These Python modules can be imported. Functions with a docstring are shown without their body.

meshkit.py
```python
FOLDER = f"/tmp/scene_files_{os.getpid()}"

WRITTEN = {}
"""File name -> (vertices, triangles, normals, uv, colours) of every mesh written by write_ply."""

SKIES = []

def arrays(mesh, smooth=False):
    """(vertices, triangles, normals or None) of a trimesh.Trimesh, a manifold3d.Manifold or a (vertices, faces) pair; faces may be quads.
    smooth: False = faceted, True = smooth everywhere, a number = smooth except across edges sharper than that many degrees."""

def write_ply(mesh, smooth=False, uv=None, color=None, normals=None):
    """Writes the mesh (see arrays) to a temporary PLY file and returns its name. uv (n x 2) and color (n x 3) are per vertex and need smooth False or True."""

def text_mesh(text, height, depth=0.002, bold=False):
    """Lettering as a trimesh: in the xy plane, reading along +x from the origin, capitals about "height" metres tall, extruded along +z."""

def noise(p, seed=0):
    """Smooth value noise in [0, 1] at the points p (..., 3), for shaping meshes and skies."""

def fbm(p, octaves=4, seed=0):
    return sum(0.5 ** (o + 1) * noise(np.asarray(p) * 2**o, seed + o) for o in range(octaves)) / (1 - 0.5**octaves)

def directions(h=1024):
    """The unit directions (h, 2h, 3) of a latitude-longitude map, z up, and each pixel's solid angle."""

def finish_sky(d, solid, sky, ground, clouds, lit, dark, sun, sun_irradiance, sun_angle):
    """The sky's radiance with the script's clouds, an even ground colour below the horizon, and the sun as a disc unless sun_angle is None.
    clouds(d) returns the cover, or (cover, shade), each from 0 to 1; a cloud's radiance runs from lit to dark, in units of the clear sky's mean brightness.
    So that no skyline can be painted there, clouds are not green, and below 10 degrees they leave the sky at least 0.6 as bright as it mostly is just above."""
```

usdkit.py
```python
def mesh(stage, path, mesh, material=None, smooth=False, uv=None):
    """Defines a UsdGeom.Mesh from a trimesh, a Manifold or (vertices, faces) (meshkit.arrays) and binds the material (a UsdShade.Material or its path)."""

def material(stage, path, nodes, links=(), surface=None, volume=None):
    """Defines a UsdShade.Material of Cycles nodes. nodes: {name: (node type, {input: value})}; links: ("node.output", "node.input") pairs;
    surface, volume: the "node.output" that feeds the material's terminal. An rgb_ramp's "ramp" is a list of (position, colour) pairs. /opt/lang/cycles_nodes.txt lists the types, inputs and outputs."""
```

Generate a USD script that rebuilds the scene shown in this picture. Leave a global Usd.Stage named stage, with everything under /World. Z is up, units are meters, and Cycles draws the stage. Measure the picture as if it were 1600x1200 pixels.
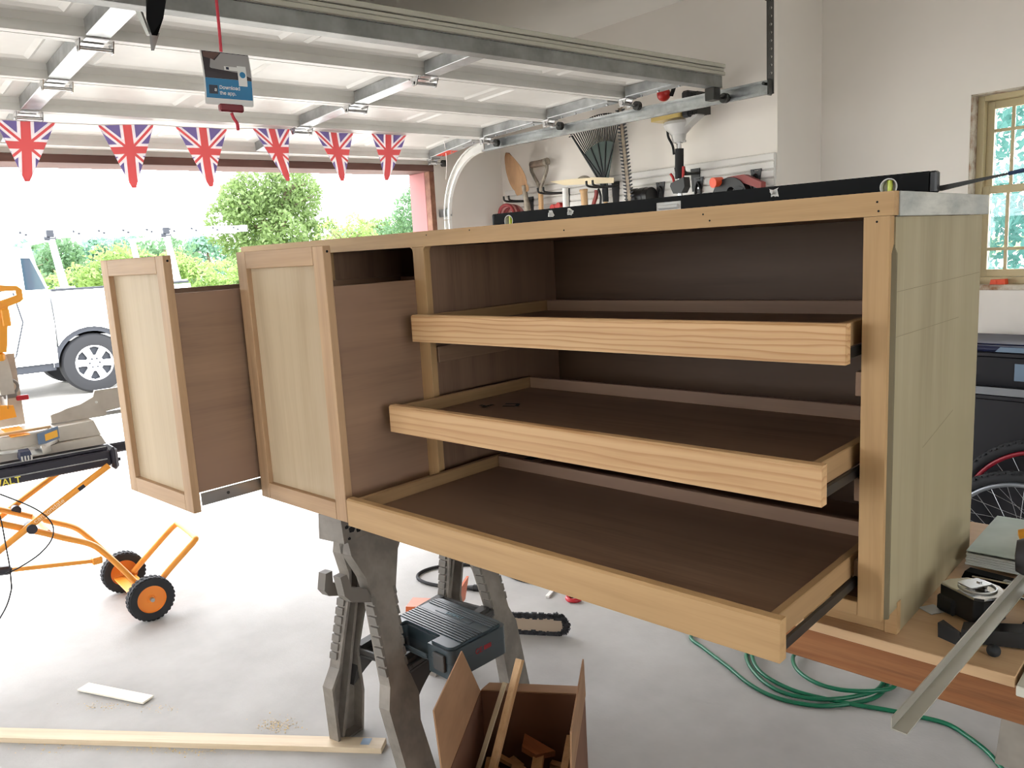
import math, random
import numpy as np
import trimesh
import manifold3d as m3
from shapely.geometry import Polygon, LineString, Point, box as sbox
from shapely import affinity
from shapely.ops import unary_union
from pxr import Usd, UsdGeom, UsdLux, UsdShade, Gf, Sdf, Vt
import usdkit, meshkit

stage = Usd.Stage.CreateInMemory()
UsdGeom.SetStageUpAxis(stage, UsdGeom.Tokens.z)
UsdGeom.SetStageMetersPerUnit(stage, 1.0)
UsdGeom.Xform.Define(stage, '/World')
UsdGeom.Scope.Define(stage, '/World/Looks')

# ------------------------------------------------------------------ camera
CAM = np.array([0.5479, -1.1676, 1.5496])
FW = np.array([-0.7613, 0.6277, -0.1629]); RT = np.array([0.6422, 0.7644, -0.0543])
FW /= np.linalg.norm(FW); RT -= FW * (RT @ FW); RT /= np.linalg.norm(RT); UP = np.cross(RT, FW)
cam = UsdGeom.Camera.Define(stage, '/World/camera')
cam.CreateProjectionAttr('perspective')
cam.CreateHorizontalApertureAttr(36.0); cam.CreateVerticalApertureAttr(27.0)
cam.CreateFocalLengthAttr(1259.63 / 1600 * 36.0)
cam.CreateClippingRangeAttr(Gf.Vec2f(0.05, 2000.0))
cam.AddTransformOp().Set(Gf.Matrix4d(*[float(x) for x in (*RT, 0, *UP, 0, *(-FW), 0, *CAM, 1)]))
cam.CreateExposureAttr(0.92)

# ------------------------------------------------------------------ sun and sky
SUN = np.array([-0.70, 1.20, 2.08]); SUN /= np.linalg.norm(SUN)      # towards the sun
sun = UsdLux.DistantLight.Define(stage, '/World/sun')
sun.CreateAngleAttr(0.6); sun.CreateIntensityAttr(3.0); sun.CreateColorAttr(Gf.Vec3f(1.0, 0.95, 0.87))
_q = Gf.Rotation(Gf.Vec3d(0, 0, 1), Gf.Vec3d(*[float(x) for x in SUN])).GetQuat()
sun.AddOrientOp(UsdGeom.XformOp.PrecisionDouble).Set(Gf.Quatd(_q))
sky = UsdLux.DomeLight.Define(stage, '/World/sky')
sky.CreateIntensityAttr(1.35); sky.CreateColorAttr(Gf.Vec3f(0.94, 0.96, 1.0))

# ------------------------------------------------------------------ helpers
used = {}
def numbered(parent, name):
    k = (parent, name); n = used.get(k, -1) + 1; used[k] = n
    return f'{parent}/{name}' if n == 0 else f'{parent}/{name}_{n:03d}'

def setcd(prim, label=None, cat=None, group=None, kind=None):
    for k, v in (('label', label), ('category', cat), ('group', group), ('kind', kind)):
        if v: prim.SetCustomDataByKey(k, v)

TH = math.radians(7.133)                      # the cabinet stands a little askew in the garage
def cab(x, y, z=0.0):
    c, s = math.cos(TH), math.sin(TH)
    return (x * c - y * s, x * s + y * c, z)

def thing(name, label, cat, loc=(0, 0, 0), rz=0.0, group=None, kind=None):
    p = numbered('/World', name)
    x = UsdGeom.Xform.Define(stage, p)
    x.AddTranslateOp().Set(Gf.Vec3d(*map(float, loc)))
    if rz: x.AddRotateZOp().Set(float(math.degrees(rz)))
    setcd(x.GetPrim(), label, cat, group, kind)
    return p

def part(parent, name, mesh, mat, label=None, smooth=30, kind=None):
    p = numbered(parent, name)
    if isinstance(mesh, MB): mesh = mesh.mesh()
    m = usdkit.mesh(stage, p, mesh, M[mat], smooth=smooth)
    setcd(m.GetPrim(), label, None, None, kind)
    return p

def solo(name, label, cat, mesh, mat, loc=(0, 0, 0), rz=0.0, group=None, kind=None, smooth=30):
    p = numbered('/World', name)
    if isinstance(mesh, MB): mesh = mesh.mesh()
    m = usdkit.mesh(stage, p, mesh, M[mat], smooth=smooth)
    m.AddTranslateOp().Set(Gf.Vec3d(*map(float, loc)))
    if rz: m.AddRotateZOp().Set(float(math.degrees(rz)))
    setcd(m.GetPrim(), label, cat, group, kind)
    return p

def struct(name, mesh, mat, smooth=30, label=None, parent='/World'):
    p = numbered(parent, name)
    if isinstance(mesh, MB): mesh = mesh.mesh()
    m = usdkit.mesh(stage, p, mesh, M[mat], smooth=smooth)
    setcd(m.GetPrim(), label, None, None, 'structure' if parent == '/World' else None)
    return p

def tri(v, f): return trimesh.Trimesh(np.asarray(v, float), np.asarray(f, int), process=False)
def hull(pts): return trimesh.convex.convex_hull(np.asarray(pts, float))

def cbox(lo, hi, ch=0.0015):
    """A box with chamfered edges."""
    lo, hi = np.minimum(lo, hi).astype(float), np.maximum(lo, hi).astype(float)
    ch = min(ch, 0.45 * float((hi - lo).min()))
    if ch <= 0: return trimesh.creation.box(bounds=[lo, hi])
    pts = []
    for s in np.ndindex(2, 2, 2):
        c = np.where(np.array(s) == 1, hi, lo); d = np.where(np.array(s) == 1, -1, 1) * ch
        for k in range(3):
            q = c.copy()
            for j in range(3):
                if j != k: q[j] += d[j]
            pts.append(q)
    return hull(pts)

def rotm(a, axis, pt=(0, 0, 0)): return trimesh.transformations.rotation_matrix(a, axis, pt)
def moved(m, T=None, t=None):
    m = m.copy()
    if T is not None: m.apply_transform(T)
    if t is not None: m.apply_translation(t)
    return m

def frame(p0, zdir, up=(0, 0, 1)):
    """4x4 whose local z runs along zdir and local y is as near 'up' as can be."""
    z = np.asarray(zdir, float); z = z / np.linalg.norm(z)
    u = np.asarray(up, float)
    if abs(u @ z) > 0.98: u = np.array([1.0, 0, 0]) if abs(z[0]) < .9 else np.array([0, 1.0, 0])
    x = np.cross(u, z); x /= np.linalg.norm(x); y = np.cross(z, x)
    T = np.eye(4); T[:3, 0], T[:3, 1], T[:3, 2], T[:3, 3] = x, y, z, p0
    return T

def bar(p0, p1, w, h, ch=0.001, up=(0, 0, 1)):
    """A rectangular bar from p0 to p1: w across, h along 'up'."""
    p0, p1 = np.asarray(p0, float), np.asarray(p1, float); L = np.linalg.norm(p1 - p0)
    return moved(cbox((-w / 2, -h / 2, 0), (w / 2, h / 2, L), ch), frame(p0, p1 - p0, up))

def cyl(p0, p1, r, r1=None, n=20):
    p0, p1 = np.asarray(p0, float), np.asarray(p1, float); L = np.linalg.norm(p1 - p0)
    r1 = r if r1 is None else r1
    return moved(lathe([(0, 0), (r, 0), (r1, L), (0, L)], n), frame(p0, p1 - p0))

def lathe(profile, n=28):
    """Profile of (radius, height) points turned about z."""
    pr = np.asarray(profile, float); a = np.arange(n) * 2 * np.pi / n
    v = np.stack([pr[:, None, 0] * np.cos(a), pr[:, None, 0] * np.sin(a), np.repeat(pr[:, 1:2], n, 1)], -1).reshape(-1, 3)
    f = []
    for i in range(len(pr) - 1):
        for j in range(n):
            a0, a1, b0, b1 = i * n + j, i * n + (j + 1) % n, (i + 1) * n + j, (i + 1) * n + (j + 1) % n
            f += [(a0, a1, b1), (a0, b1, b0)]
    m = trimesh.Trimesh(v, f, process=True); m.update_faces(m.nondegenerate_faces()); return m

def smooth_path(pts, n=8, closed=False):
    """Catmull-Rom through the points."""
    p = np.asarray(pts, float)
    if closed: q = np.vstack([p[-1], p, p[0], p[1]])
    else: q = np.vstack([2 * p[0] - p[1], p, 2 * p[-1] - p[-2]])
    out = []
    for i in range(1, len(q) - 2):
        for t in np.arange(n) / n:
            a, b, c, d = q[i - 1], q[i], q[i + 1], q[i + 2]
            out.append(0.5 * (2 * b + (c - a) * t + (2 * a - 5 * b + 4 * c - d) * t * t + (3 * b - a - 3 * c + d) * t ** 3))
    if not closed: out.append(p[-1])
    return np.array(out)

def tube(pts, r, sides=10, closed=False, caps=True, flat=1.0, up=(0, 0, 1)):
    p = np.asarray(pts, float); n = len(p)
    t = (np.roll(p, -1, 0) - np.roll(p, 1, 0)) if closed else np.gradient(p, axis=0)
    t /= np.linalg.norm(t, axis=1, keepdims=True) + 1e-12
    u = np.asarray(up, float); a = np.cross(t[0], u)
    if np.linalg.norm(a) < 1e-3: a = np.cross(t[0], [1, 0, 0])
    a /= np.linalg.norm(a); A = []
    for k in range(n):
        a = a - t[k] * (a @ t[k]); a /= np.linalg.norm(a); A.append(a)
    A = np.array(A); B = np.cross(t, A); ang = np.arange(sides) * 2 * np.pi / sides
    rr = np.broadcast_to(r, (n,))[:, None, None]
    v = (p[:, None] + rr * (np.cos(ang)[None, :, None] * A[:, None] + flat * np.sin(ang)[None, :, None] * B[:, None])).reshape(-1, 3)
    f = []
    for i in range(n if closed else n - 1):
        i2 = (i + 1) % n
        for j in range(sides):
            j2 = (j + 1) % sides
            f += [(i * sides + j, i2 * sides + j2, i * sides + j2), (i * sides + j, i2 * sides + j, i2 * sides + j2)]
    if caps and not closed:
        v = np.vstack([v, p[0], p[-1]]); c0, c1 = n * sides, n * sides + 1
        for j in range(sides):
            j2 = (j + 1) % sides
            f += [(c0, j, j2), (c1, (n - 1) * sides + j2, (n - 1) * sides + j)]
    m = tri(v, f); m.fix_normals() if len(f) < 3000 else None
    return m

def prism(poly, h, T=None):
    """A shapely polygon (or list of points) extruded by h along local z."""
    if not hasattr(poly, 'area'): poly = Polygon(poly)
    if not poly.is_valid: poly = poly.buffer(0)
    gs = [g for g in getattr(poly, 'geoms', [poly]) if g.area > 1e-9]
    m = trimesh.util.concatenate([trimesh.creation.extrude_polygon(g, h, engine='earcut') for g in gs])
    return m if T is None else moved(m, T)

PXZ = np.array([[1, 0, 0, 0], [0, 0, -1, 0], [0, 1, 0, 0], [0, 0, 0, 1.]])      # (x, y, h) -> (x, -h, y): drawn upright, facing -y
PYZ = np.array([[0, 0, 1, 0], [1, 0, 0, 0], [0, 1, 0, 0], [0, 0, 0, 1.]])       # (x, y, h) -> (h, x, y): drawn upright, facing +x

class MB:
    def __init__(s): s.l = []
    def add(s, *ms):
        s.l += list(ms); return s
    def box(s, lo, hi, ch=0.0015): s.l.append(cbox(lo, hi, ch)); return s
    def bar(s, *a, **k): s.l.append(bar(*a, **k)); return s
    def cyl(s, *a, **k): s.l.append(cyl(*a, **k)); return s
    def tube(s, *a, **k): s.l.append(tube(*a, **k)); return s
    def prism(s, *a, **k): s.l.append(prism(*a, **k)); return s
    def mesh(s): return trimesh.util.concatenate(s.l) if len(s.l) > 1 else s.l[0]

# ------------------------------------------------------------------ materials
M = {}
def lin(c):
    """sRGB 0-255 to linear"""
    c = np.asarray(c, float) / 255
    return tuple(float(x) for x in np.where(c <= .04045, c / 12.92, ((c + .055) / 1.055) ** 2.4))

def plain(name, c, rough=0.5, metal=0.0, **k):
    M[name] = usdkit.material(stage, f'/World/Looks/{name}', {'p': ('principled_bsdf', dict(base_color=lin(c), roughness=rough, metallic=metal, **k))}, surface='p.BSDF')

def mottled(name, c0, c1, scale=4.0, rough=0.6, metal=0.0, bump=0.0, bscale=60.0, stretch=(1, 1, 1), lo=.35, hi=.65, detail=4, world=False, **k):
    n = {'t': ('texture_coordinate', {}), 'm': ('mapping', dict(scale=stretch)), 'n': ('noise_texture', dict(scale=scale, detail=float(detail), roughness=.6)),
         'r': ('rgb_ramp', {'ramp': [(lo, lin(c0)), (hi, lin(c1))]}), 'p': ('principled_bsdf', dict(roughness=rough, metallic=metal, **k))}
    l = [('t.object', 'm.vector'), ('m.vector', 'n.vector'), ('n.fac', 'r.fac'), ('r.color', 'p.base_color')]
    if world:
        n['t'] = ('geometry', {}); l[0] = ('t.position', 'm.vector')
    if bump:
        n['bn'] = ('noise_texture', dict(scale=bscale, detail=3.0)); n['b'] = ('bump', dict(strength=bump, distance=.002))
        l += [('m.vector', 'bn.vector'), ('bn.fac', 'b.height'), ('b.normal', 'p.normal')]
    M[name] = usdkit.material(stage, f'/World/Looks/{name}', n, l, surface='p.BSDF')

def wood(name, light, dark, axis='x', bands=0.0, across=30.0, along=1.5, rough=.55, contrast=1.0, off=(0, 0, 0), blot=None, banddir='z'):
    """Sawn wood in object coordinates: fine streaks along the axis, broad tone changes and, for pine, ring bands."""
    s = {'x': (along, across, across), 'y': (across, along, across), 'z': (across, across, along)}[axis]
    sb = {'x': (.10, 1, 1), 'y': (1, .10, 1), 'z': (1, 1, .10)}[axis]
    l0, d0 = np.array(lin(light)), np.array(lin(dark))
    n = {'t': ('texture_coordinate', {}), 'o': ('mapping', dict(location=off)), 'm': ('mapping', dict(scale=s)),
         'n': ('noise_texture', dict(scale=1.0, detail=5.0, roughness=.65, distortion=.3)),
         'm2': ('mapping', dict(scale=tuple(x * .11 for x in s))), 'n2': ('noise_texture', dict(scale=1.0, detail=2.0)),
         'r': ('rgb_ramp', {'ramp': [(.32, tuple(d0)), (.5, tuple(l0 * .6 + d0 * .4)), (.68, tuple(l0))]}),
         'r2': ('rgb_ramp', {'ramp': [(.3, (.80, .77, .73)), (.7, (1.06, 1.05, 1.04))]}),
         'x': ('mix', dict(mix_type='multiply', fac=1.0)), 'p': ('principled_bsdf', dict(roughness=rough, specular_ior_level=.35)),
         'b': ('bump', dict(strength=.12, distance=.0006))}
    l = [('t.object', 'o.vector'), ('o.vector', 'm.vector'), ('m.vector', 'n.vector'), ('o.vector', 'm2.vector'), ('m2.vector', 'n2.vector'), ('n.fac', 'r.fac'),
         ('n2.fac', 'r2.fac'), ('r.color', 'x.color1'), ('r2.color', 'x.color2'), ('n.fac', 'b.height'), ('b.normal', 'p.normal')]
    out = 'x.color'
    if bands:
        n |= {'mb': ('mapping', dict(scale=sb)), 'w': ('wave_texture', dict(wave_type='bands', bands_direction=banddir, profile='saw', scale=bands, distortion=5.5, detail=2.0, detail_scale=1.2)),
              'rw': ('rgb_ramp', {'ramp': [(0, (1, 1, 1)), (.55, (.98, .96, .94)), (.9, (.74, .60, .47)), (1, (.95, .92, .9))]}), 'xw': ('mix', dict(mix_type='multiply', fac=contrast))}
        l += [('o.vector', 'mb.vector'), ('mb.vector', 'w.vector'), ('w.fac', 'rw.fac'), ('x.color', 'xw.color1'), ('rw.color', 'xw.color2')]
        out = 'xw.color'
    if blot:
        n |= {'nb': ('noise_texture', dict(scale=3.0, detail=3.0, distortion=.5)), 'rb': ('rgb_ramp', {'ramp': [(.42, (0, 0, 0)), (.68, (1, 1, 1))]}), 'xb': ('mix', dict(color2=lin(blot)))}
        l += [('o.vector', 'nb.vector'), ('nb.fac', 'rb.fac'), ('rb.color', 'xb.fac'), (out, 'xb.color1')]
        out = 'xb.color'
    l.append((out, 'p.base_color'))
    M[name] = usdkit.material(stage, f'/World/Looks/{name}', n, l, surface='p.BSDF')

for ax in 'xyz':
    wood('poplar_' + ax, (198, 162, 116), (178, 142, 98), ax, across=36)
    wood('maple_ply_' + ax, (154, 124, 100), (132, 104, 84), ax, across=26, blot=(142, 112, 92))
    wood('lauan_' + ax, (150, 120, 98), (124, 96, 78), ax, across=26, blot=(136, 106, 86))
    wood('offcut_' + ax, (228, 190, 144), (204, 162, 116), ax, across=40)
wood('ply_top_x', (214, 180, 140), (188, 152, 114), 'x', across=22, blot=(198, 162, 124))
wood('lauan_shaded', (100, 76, 58), (84, 62, 46), 'x', across=20, blot=(92, 68, 50))  # back panel wood, darkened for the shade deep in the cabinet
wood('tray_side_y', (172, 138, 98), (150, 118, 82), 'y', across=34)
wood('pine_x', (226, 188, 142), (210, 168, 122), 'x', bands=32.0, contrast=1.0, across=30)
wood('pine_tray_x', (224, 186, 140), (208, 166, 120), 'x', bands=22.0, contrast=.7, across=30, off=(.7, .2, .31))
wood('pine_y', (226, 186, 138), (204, 160, 112), 'y', bands=13.0, contrast=.6, across=30)
wood('face_z', (196, 162, 126), (172, 138, 104), 'z', across=34)
wood('face_x', (196, 162, 126), (172, 138, 104), 'x', across=34)
wood('face_panel', (200, 180, 150), (184, 162, 132), 'z', across=16, along=1.0)
wood('side_ply', (180, 168, 138), (156, 144, 114), 'z', across=14, along=1.2, blot=(158, 146, 114))
wood('red_beam', (158, 106, 66), (110, 68, 38), 'x', across=34, bands=9.0, contrast=.5)
wood('white_primed', (222, 222, 214), (168, 168, 162), 'y', across=26, along=6.0, blot=(150, 156, 154))
wood('trim_wood', (232, 214, 186), (214, 192, 160), 'x', across=40)
mottled('concrete', (164, 161, 158), (194, 192, 189), scale=1.6, rough=.75, specular_ior_level=.15, bump=.25, bscale=90, world=True, detail=7, lo=.3, hi=.72)
mottled('driveway', (190, 186, 178), (212, 208, 200), scale=1.2, rough=.8, bump=.3, bscale=60, world=True, detail=6)
mottled('wall_paint', (230, 223, 214), (236, 229, 220), scale=1.2, rough=.75, bump=.15, bscale=45, world=True)
mottled('ceiling_paint', (230, 226, 218), (236, 232, 224), scale=1.2, rough=.8, bump=.2, bscale=40, world=True)
mottled('door_white', (206, 204, 198), (220, 218, 212), scale=3, rough=.45, bump=.1, bscale=120, world=True)
mottled('galvanized', (150, 152, 152), (190, 193, 194), scale=9, rough=.36, metal=.85, world=True)
mottled('galvanized_dull', (120, 120, 116), (150, 150, 146), scale=7, rough=.5, metal=.5, world=True)
plain('steel', (196, 196, 196), .25, 1.0)
plain('chrome', (225, 226, 228), .08, 1.0)
plain('dark_metal', (62, 62, 60), .4, .6)
plain('black_plastic', (18, 18, 19), .42)
plain('black_rubber', (22, 22, 23), .75)
plain('black_gloss', (7, 7, 8), .5, specular_ior_level=.12)
plain('white_plastic', (226, 225, 220), .4)
plain('white_paint', (236, 235, 230), .4)
plain('steel_white', (206, 204, 198), .3, .6)
plain('sticker_red', (206, 62, 40), .5)
plain('trim_strip', (178, 174, 160), .6)
plain('chamfer_dark', (110, 98, 72), .7)
plain('letter_pale', (250, 226, 190), .5); plain('pencil', (140, 130, 104), .8); plain('hanger_grey', (84, 82, 78), .5); plain('print_red', (150, 40, 48), .5); plain('case_letter', (116, 140, 150), .4); plain('paper_white', (206, 208, 204), .8); plain('paper_grey', (150, 152, 150), .8)
mottled('paper_top', (176, 190, 184), (196, 206, 200), scale=7, rough=.75)
plain('alu_matte', (176, 172, 160), .42, .55); plain('handle_grey', (54, 52, 54), .5); plain('orange_plastic', (226, 150, 30), .45); plain('orange_red', (232, 84, 44), .45); plain('tip_blue', (40, 60, 96), .4)
plain('vial_green', (206, 220, 60), .2); plain('bar_reflection', (196, 176, 154), .35, .35); mottled('chain_dark', (34, 34, 36), (70, 70, 74), scale=60, rough=.8); plain('orange_body', (214, 104, 52), .45)
plain('red_plastic', (186, 28, 40), .35); plain('label_blue', (150, 172, 196), .6); mottled('white_ply', (232, 224, 206), (240, 234, 220), scale=5, rough=.7); plain('sawdust', (224, 198, 140), .9); plain('strip_metal', (190, 190, 188), .4, .4)
plain('hole_dark', (10, 9, 8), .9)
# ------------------------------------------------------------------ the garage
XD, YJ, HZ = -3.867, 1.870, 2.08            # door plane, right jamb, header height
YA, XA, YB = 2.485, -1.735, 2.895           # right wall, its end, the wall set back behind it
CZ = 2.80
YL, XB = -3.70, 4.20                        # left and back wall
YJL = -3.01                                 # left jamb
struct('floor', cbox((XD - .18, YL, -.12), (XB, YB + .14, 0), 0), 'concrete')
struct('driveway', MB().box((-17.5, -22, -.17), (XD - .19, 9.0, -.03), 0), 'driveway', label='pale concrete driveway in full sun')
struct('ceiling', cbox((XD - .15, YL - .1, CZ), (XB, YB + .14, CZ + .15), 0), 'ceiling_paint')
struct('wall_right', MB().box((XD, YA, 0), (XA, YB + .14, CZ), 0), 'wall_paint')
WX0, WX1, WZ0, WZ1 = -1.01, -.10, 1.272, 2.130
struct('wall_right_rear', MB().box((XA, YB, 0), (WX0, YB + .14, CZ), 0).box((WX1, YB, 0), (XB, YB + .14, CZ), 0)
       .box((WX0, YB, 0), (WX1, YB + .14, WZ0), 0).box((WX0, YB, WZ1), (WX1, YB + .14, CZ), 0), 'wall_paint')
struct('wall_front', MB().box((XD - .15, YJ + .04, 0), (XD, YA + .2, CZ), 0).box((XD - .15, YJL, HZ + .04), (XD, YJ + .04, CZ), 0)
       .box((XD - .15, YL, 0), (XD, YJL - .04, CZ), 0), 'wall_paint')
LX0, LX1, LZ0, LZ1 = -3.5, -.2, .95, 2.30     # added window in the left wall, out of the picture, for fill light
struct('wall_left', MB().box((XD, YL - .12, 0), (LX0, YL, CZ), 0).box((LX1, YL - .12, 0), (XB, YL, CZ), 0).box((LX0, YL - .12, 0), (LX1, YL, LZ0), 0).box((LX0, YL - .12, LZ1), (LX1, YL, CZ), 0), 'wall_paint')
BY0, BY1, BZ0, BZ1 = -3.0, 1.4, .75, 2.40       # added window in the back wall, behind the camera, for fill light
struct('wall_back', MB().box((XB, YL - .12, 0), (XB + .12, BY0, CZ), 0).box((XB, BY1, 0), (XB + .12, YB + .14, CZ), 0).box((XB, BY0, 0), (XB + .12, BY1, BZ0), 0).box((XB, BY0, BZ1), (XB + .12, BY1, CZ), 0), 'wall_paint')
plain('jamb_pink', (172, 112, 110), .7)
mottled('jamb_rust', (112, 66, 50), (150, 108, 84), scale=9, rough=.75, bump=.3, bscale=60)
mottled('header_brown', (92, 62, 54), (116, 82, 72), scale=8, rough=.7, stretch=(1, .2, 1))
struct('trim_1', MB().box((XD - .22, YJ, -.03), (XD - .045, YJ + .04, HZ), .002).box((XD - .24, YJ + .01, -.03), (XD - .22, YJ + .13, HZ + .05), .002), 'jamb_pink', label='pink painted door jamb at the right side of the opening')
struct('trim_2', cbox((XD - .045, YJ + .001, 0), (XD + .012, YJ + .038, HZ), .002), 'jamb_rust', label='bare rusty brown wooden edge of the door jamb')
struct('trim_3', MB().box((XD - .22, YJL, HZ), (XD + .012, YJ + .04, HZ + .04), .002).box((XD - .24, YJL - .1, HZ + .01), (XD - .22, YJ + .13, HZ + .13), .002), 'header_brown', label='brown wooden header over the door opening')
struct('trim_4', cbox((XD - .22, YJL - .04, -.03), (XD + .012, YJL, HZ), .002), 'jamb_pink')

# window in the wall set back, double hung with a prairie grille
plain('window_beige', (196, 180, 140), .45)
mottled('rough_reveal', (150, 112, 82), (206, 196, 178), scale=16, rough=.9, bump=.8, bscale=70, lo=.3, hi=.55)
M['window_glass'] = usdkit.material(stage, '/World/Looks/window_glass', {'t': ('transparent_bsdf', dict(color=(.955, .965, .965))), 'g': ('glossy_bsdf', dict(roughness=.02, color=(.9, .95, 1))), 'f': ('fresnel', dict(IOR=1.45)), 'x': ('mix_closure', {})},
                                    [('f.fac', 'x.fac'), ('t.BSDF', 'x.closure1'), ('g.BSDF', 'x.closure2')], surface='x.closure')
w = UsdGeom.Xform.Define(stage, '/World/window_1'); setcd(w.GetPrim(), kind='structure')
W = '/World/window_1'
fy0, fy1 = YB + .075, YB + .125
part(W, 'reveal', MB().box((WX0, YB + .002, WZ0), (WX0 + .006, YB + .13, WZ1), 0).box((WX0, YB + .002, WZ1 - .006), (WX1, YB + .13, WZ1), 0).box((WX1 - .006, YB + .002, WZ0), (WX1, YB + .13, WZ1), 0), 'rough_reveal', label='rough unfinished plaster edge round the window')
part(W, 'sill', cbox((WX0, YB - .004, WZ0 - .02), (WX1, YB + .13, WZ0 + .004), .003), 'rough_reveal')
part(W, 'frame', MB().box((WX0 + .006, fy0 - .012, WZ0), (WX0 + .034, fy1, WZ1), .002).box((WX1 - .034, fy0 - .012, WZ0), (WX1 - .006, fy1, WZ1), .002)
     .box((WX0 + .034, fy0 - .012, WZ1 - .03), (WX1 - .034, fy1, WZ1), .002).box((WX0 + .034, fy0 - .012, WZ0), (WX1 - .034, fy1, WZ0 + .036), .002), 'window_beige', label='beige window frame')
def sash(z0, z1, y, bar_z, lab):
    x0, x1 = WX0 + .034, WX1 - .034
    s = part(W, 'sash', MB().box((x0, y, z0), (x0 + .03, y + .022, z1), .002).box((x1 - .03, y, z0), (x1, y + .022, z1), .002)
             .box((x0 + .03, y, z0), (x1 - .03, y + .022, z0 + .034), .002).box((x0 + .03, y, z1 - .034), (x1 - .03, y + .022, z1), .002), 'window_beige', label=lab)
    gx = [x0 + .03, x0 + .106, x1 - .106, x1 - .03]; gz = [z0 + .034, bar_z, z1 - .034]
    for xx in gx[1:3]: part(s, 'muntin', cbox((xx - .007, y + .004, gz[0]), (xx + .007, y + .016, gz[2]), .001), 'window_beige')
    part(s, 'muntin', cbox((gx[0], y + .0045, bar_z - .007), (gx[3], y + .0155, bar_z + .007), .001), 'window_beige')
    for i in range(3):
        for k in range(2):
            part(s, 'pane', cbox((gx[i] + .0071, y + .008, gz[k] + .0071), (gx[i + 1] - .0071, y + .011, gz[k + 1] - .0071), 0), 'window_glass')
sash(1.690, 2.100, fy0 + .026, 1.969, 'upper sash')
sash(1.309, 1.722, fy0, 1.436, 'lower sash')

w2 = UsdGeom.Xform.Define(stage, '/World/window_2'); setcd(w2.GetPrim(), kind='structure')  # unseen window, added to light the cabinet fronts
for i in range(3):
    xa, xb = LX0 + i * 1.1, LX0 + i * 1.1 + 1.1
    part('/World/window_2', 'frame', MB().box((xa, YL - .10, LZ0), (xa + .04, YL - .05, LZ1), .002).box((xb - .04, YL - .10, LZ0), (xb, YL - .05, LZ1), .002).box((xa + .04, YL - .10, LZ0), (xb - .04, YL - .05, LZ0 + .04), .002).box((xa + .04, YL - .10, LZ1 - .04), (xb - .04, YL - .05, LZ1), .002), 'window_beige')
    part('/World/window_2', 'pane', cbox((xa + .0405, YL - .08, LZ0 + .0405), (xb - .0405, YL - .075, LZ1 - .0405), 0), 'window_glass')

w3 = UsdGeom.Xform.Define(stage, '/World/window_3'); setcd(w3.GetPrim(), kind='structure')  # unseen window, added to light the sides that face the back
for i in range(4):
    ya, yb = BY0 + i * 1.1, BY0 + i * 1.1 + 1.1
    part('/World/window_3', 'frame', MB().box((XB + .05, ya, BZ0), (XB + .10, ya + .04, BZ1), .002).box((XB + .05, yb - .04, BZ0), (XB + .10, yb, BZ1), .002).box((XB + .05, ya + .04, BZ0), (XB + .10, yb - .04, BZ0 + .04), .002).box((XB + .05, ya + .04, BZ1 - .04), (XB + .10, yb - .04, BZ1), .002), 'window_beige')
    part('/World/window_3', 'pane', cbox((XB + .075, ya + .0405, BZ0 + .0405), (XB + .08, yb - .0405, BZ1 - .0405), 0), 'window_glass')

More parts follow.
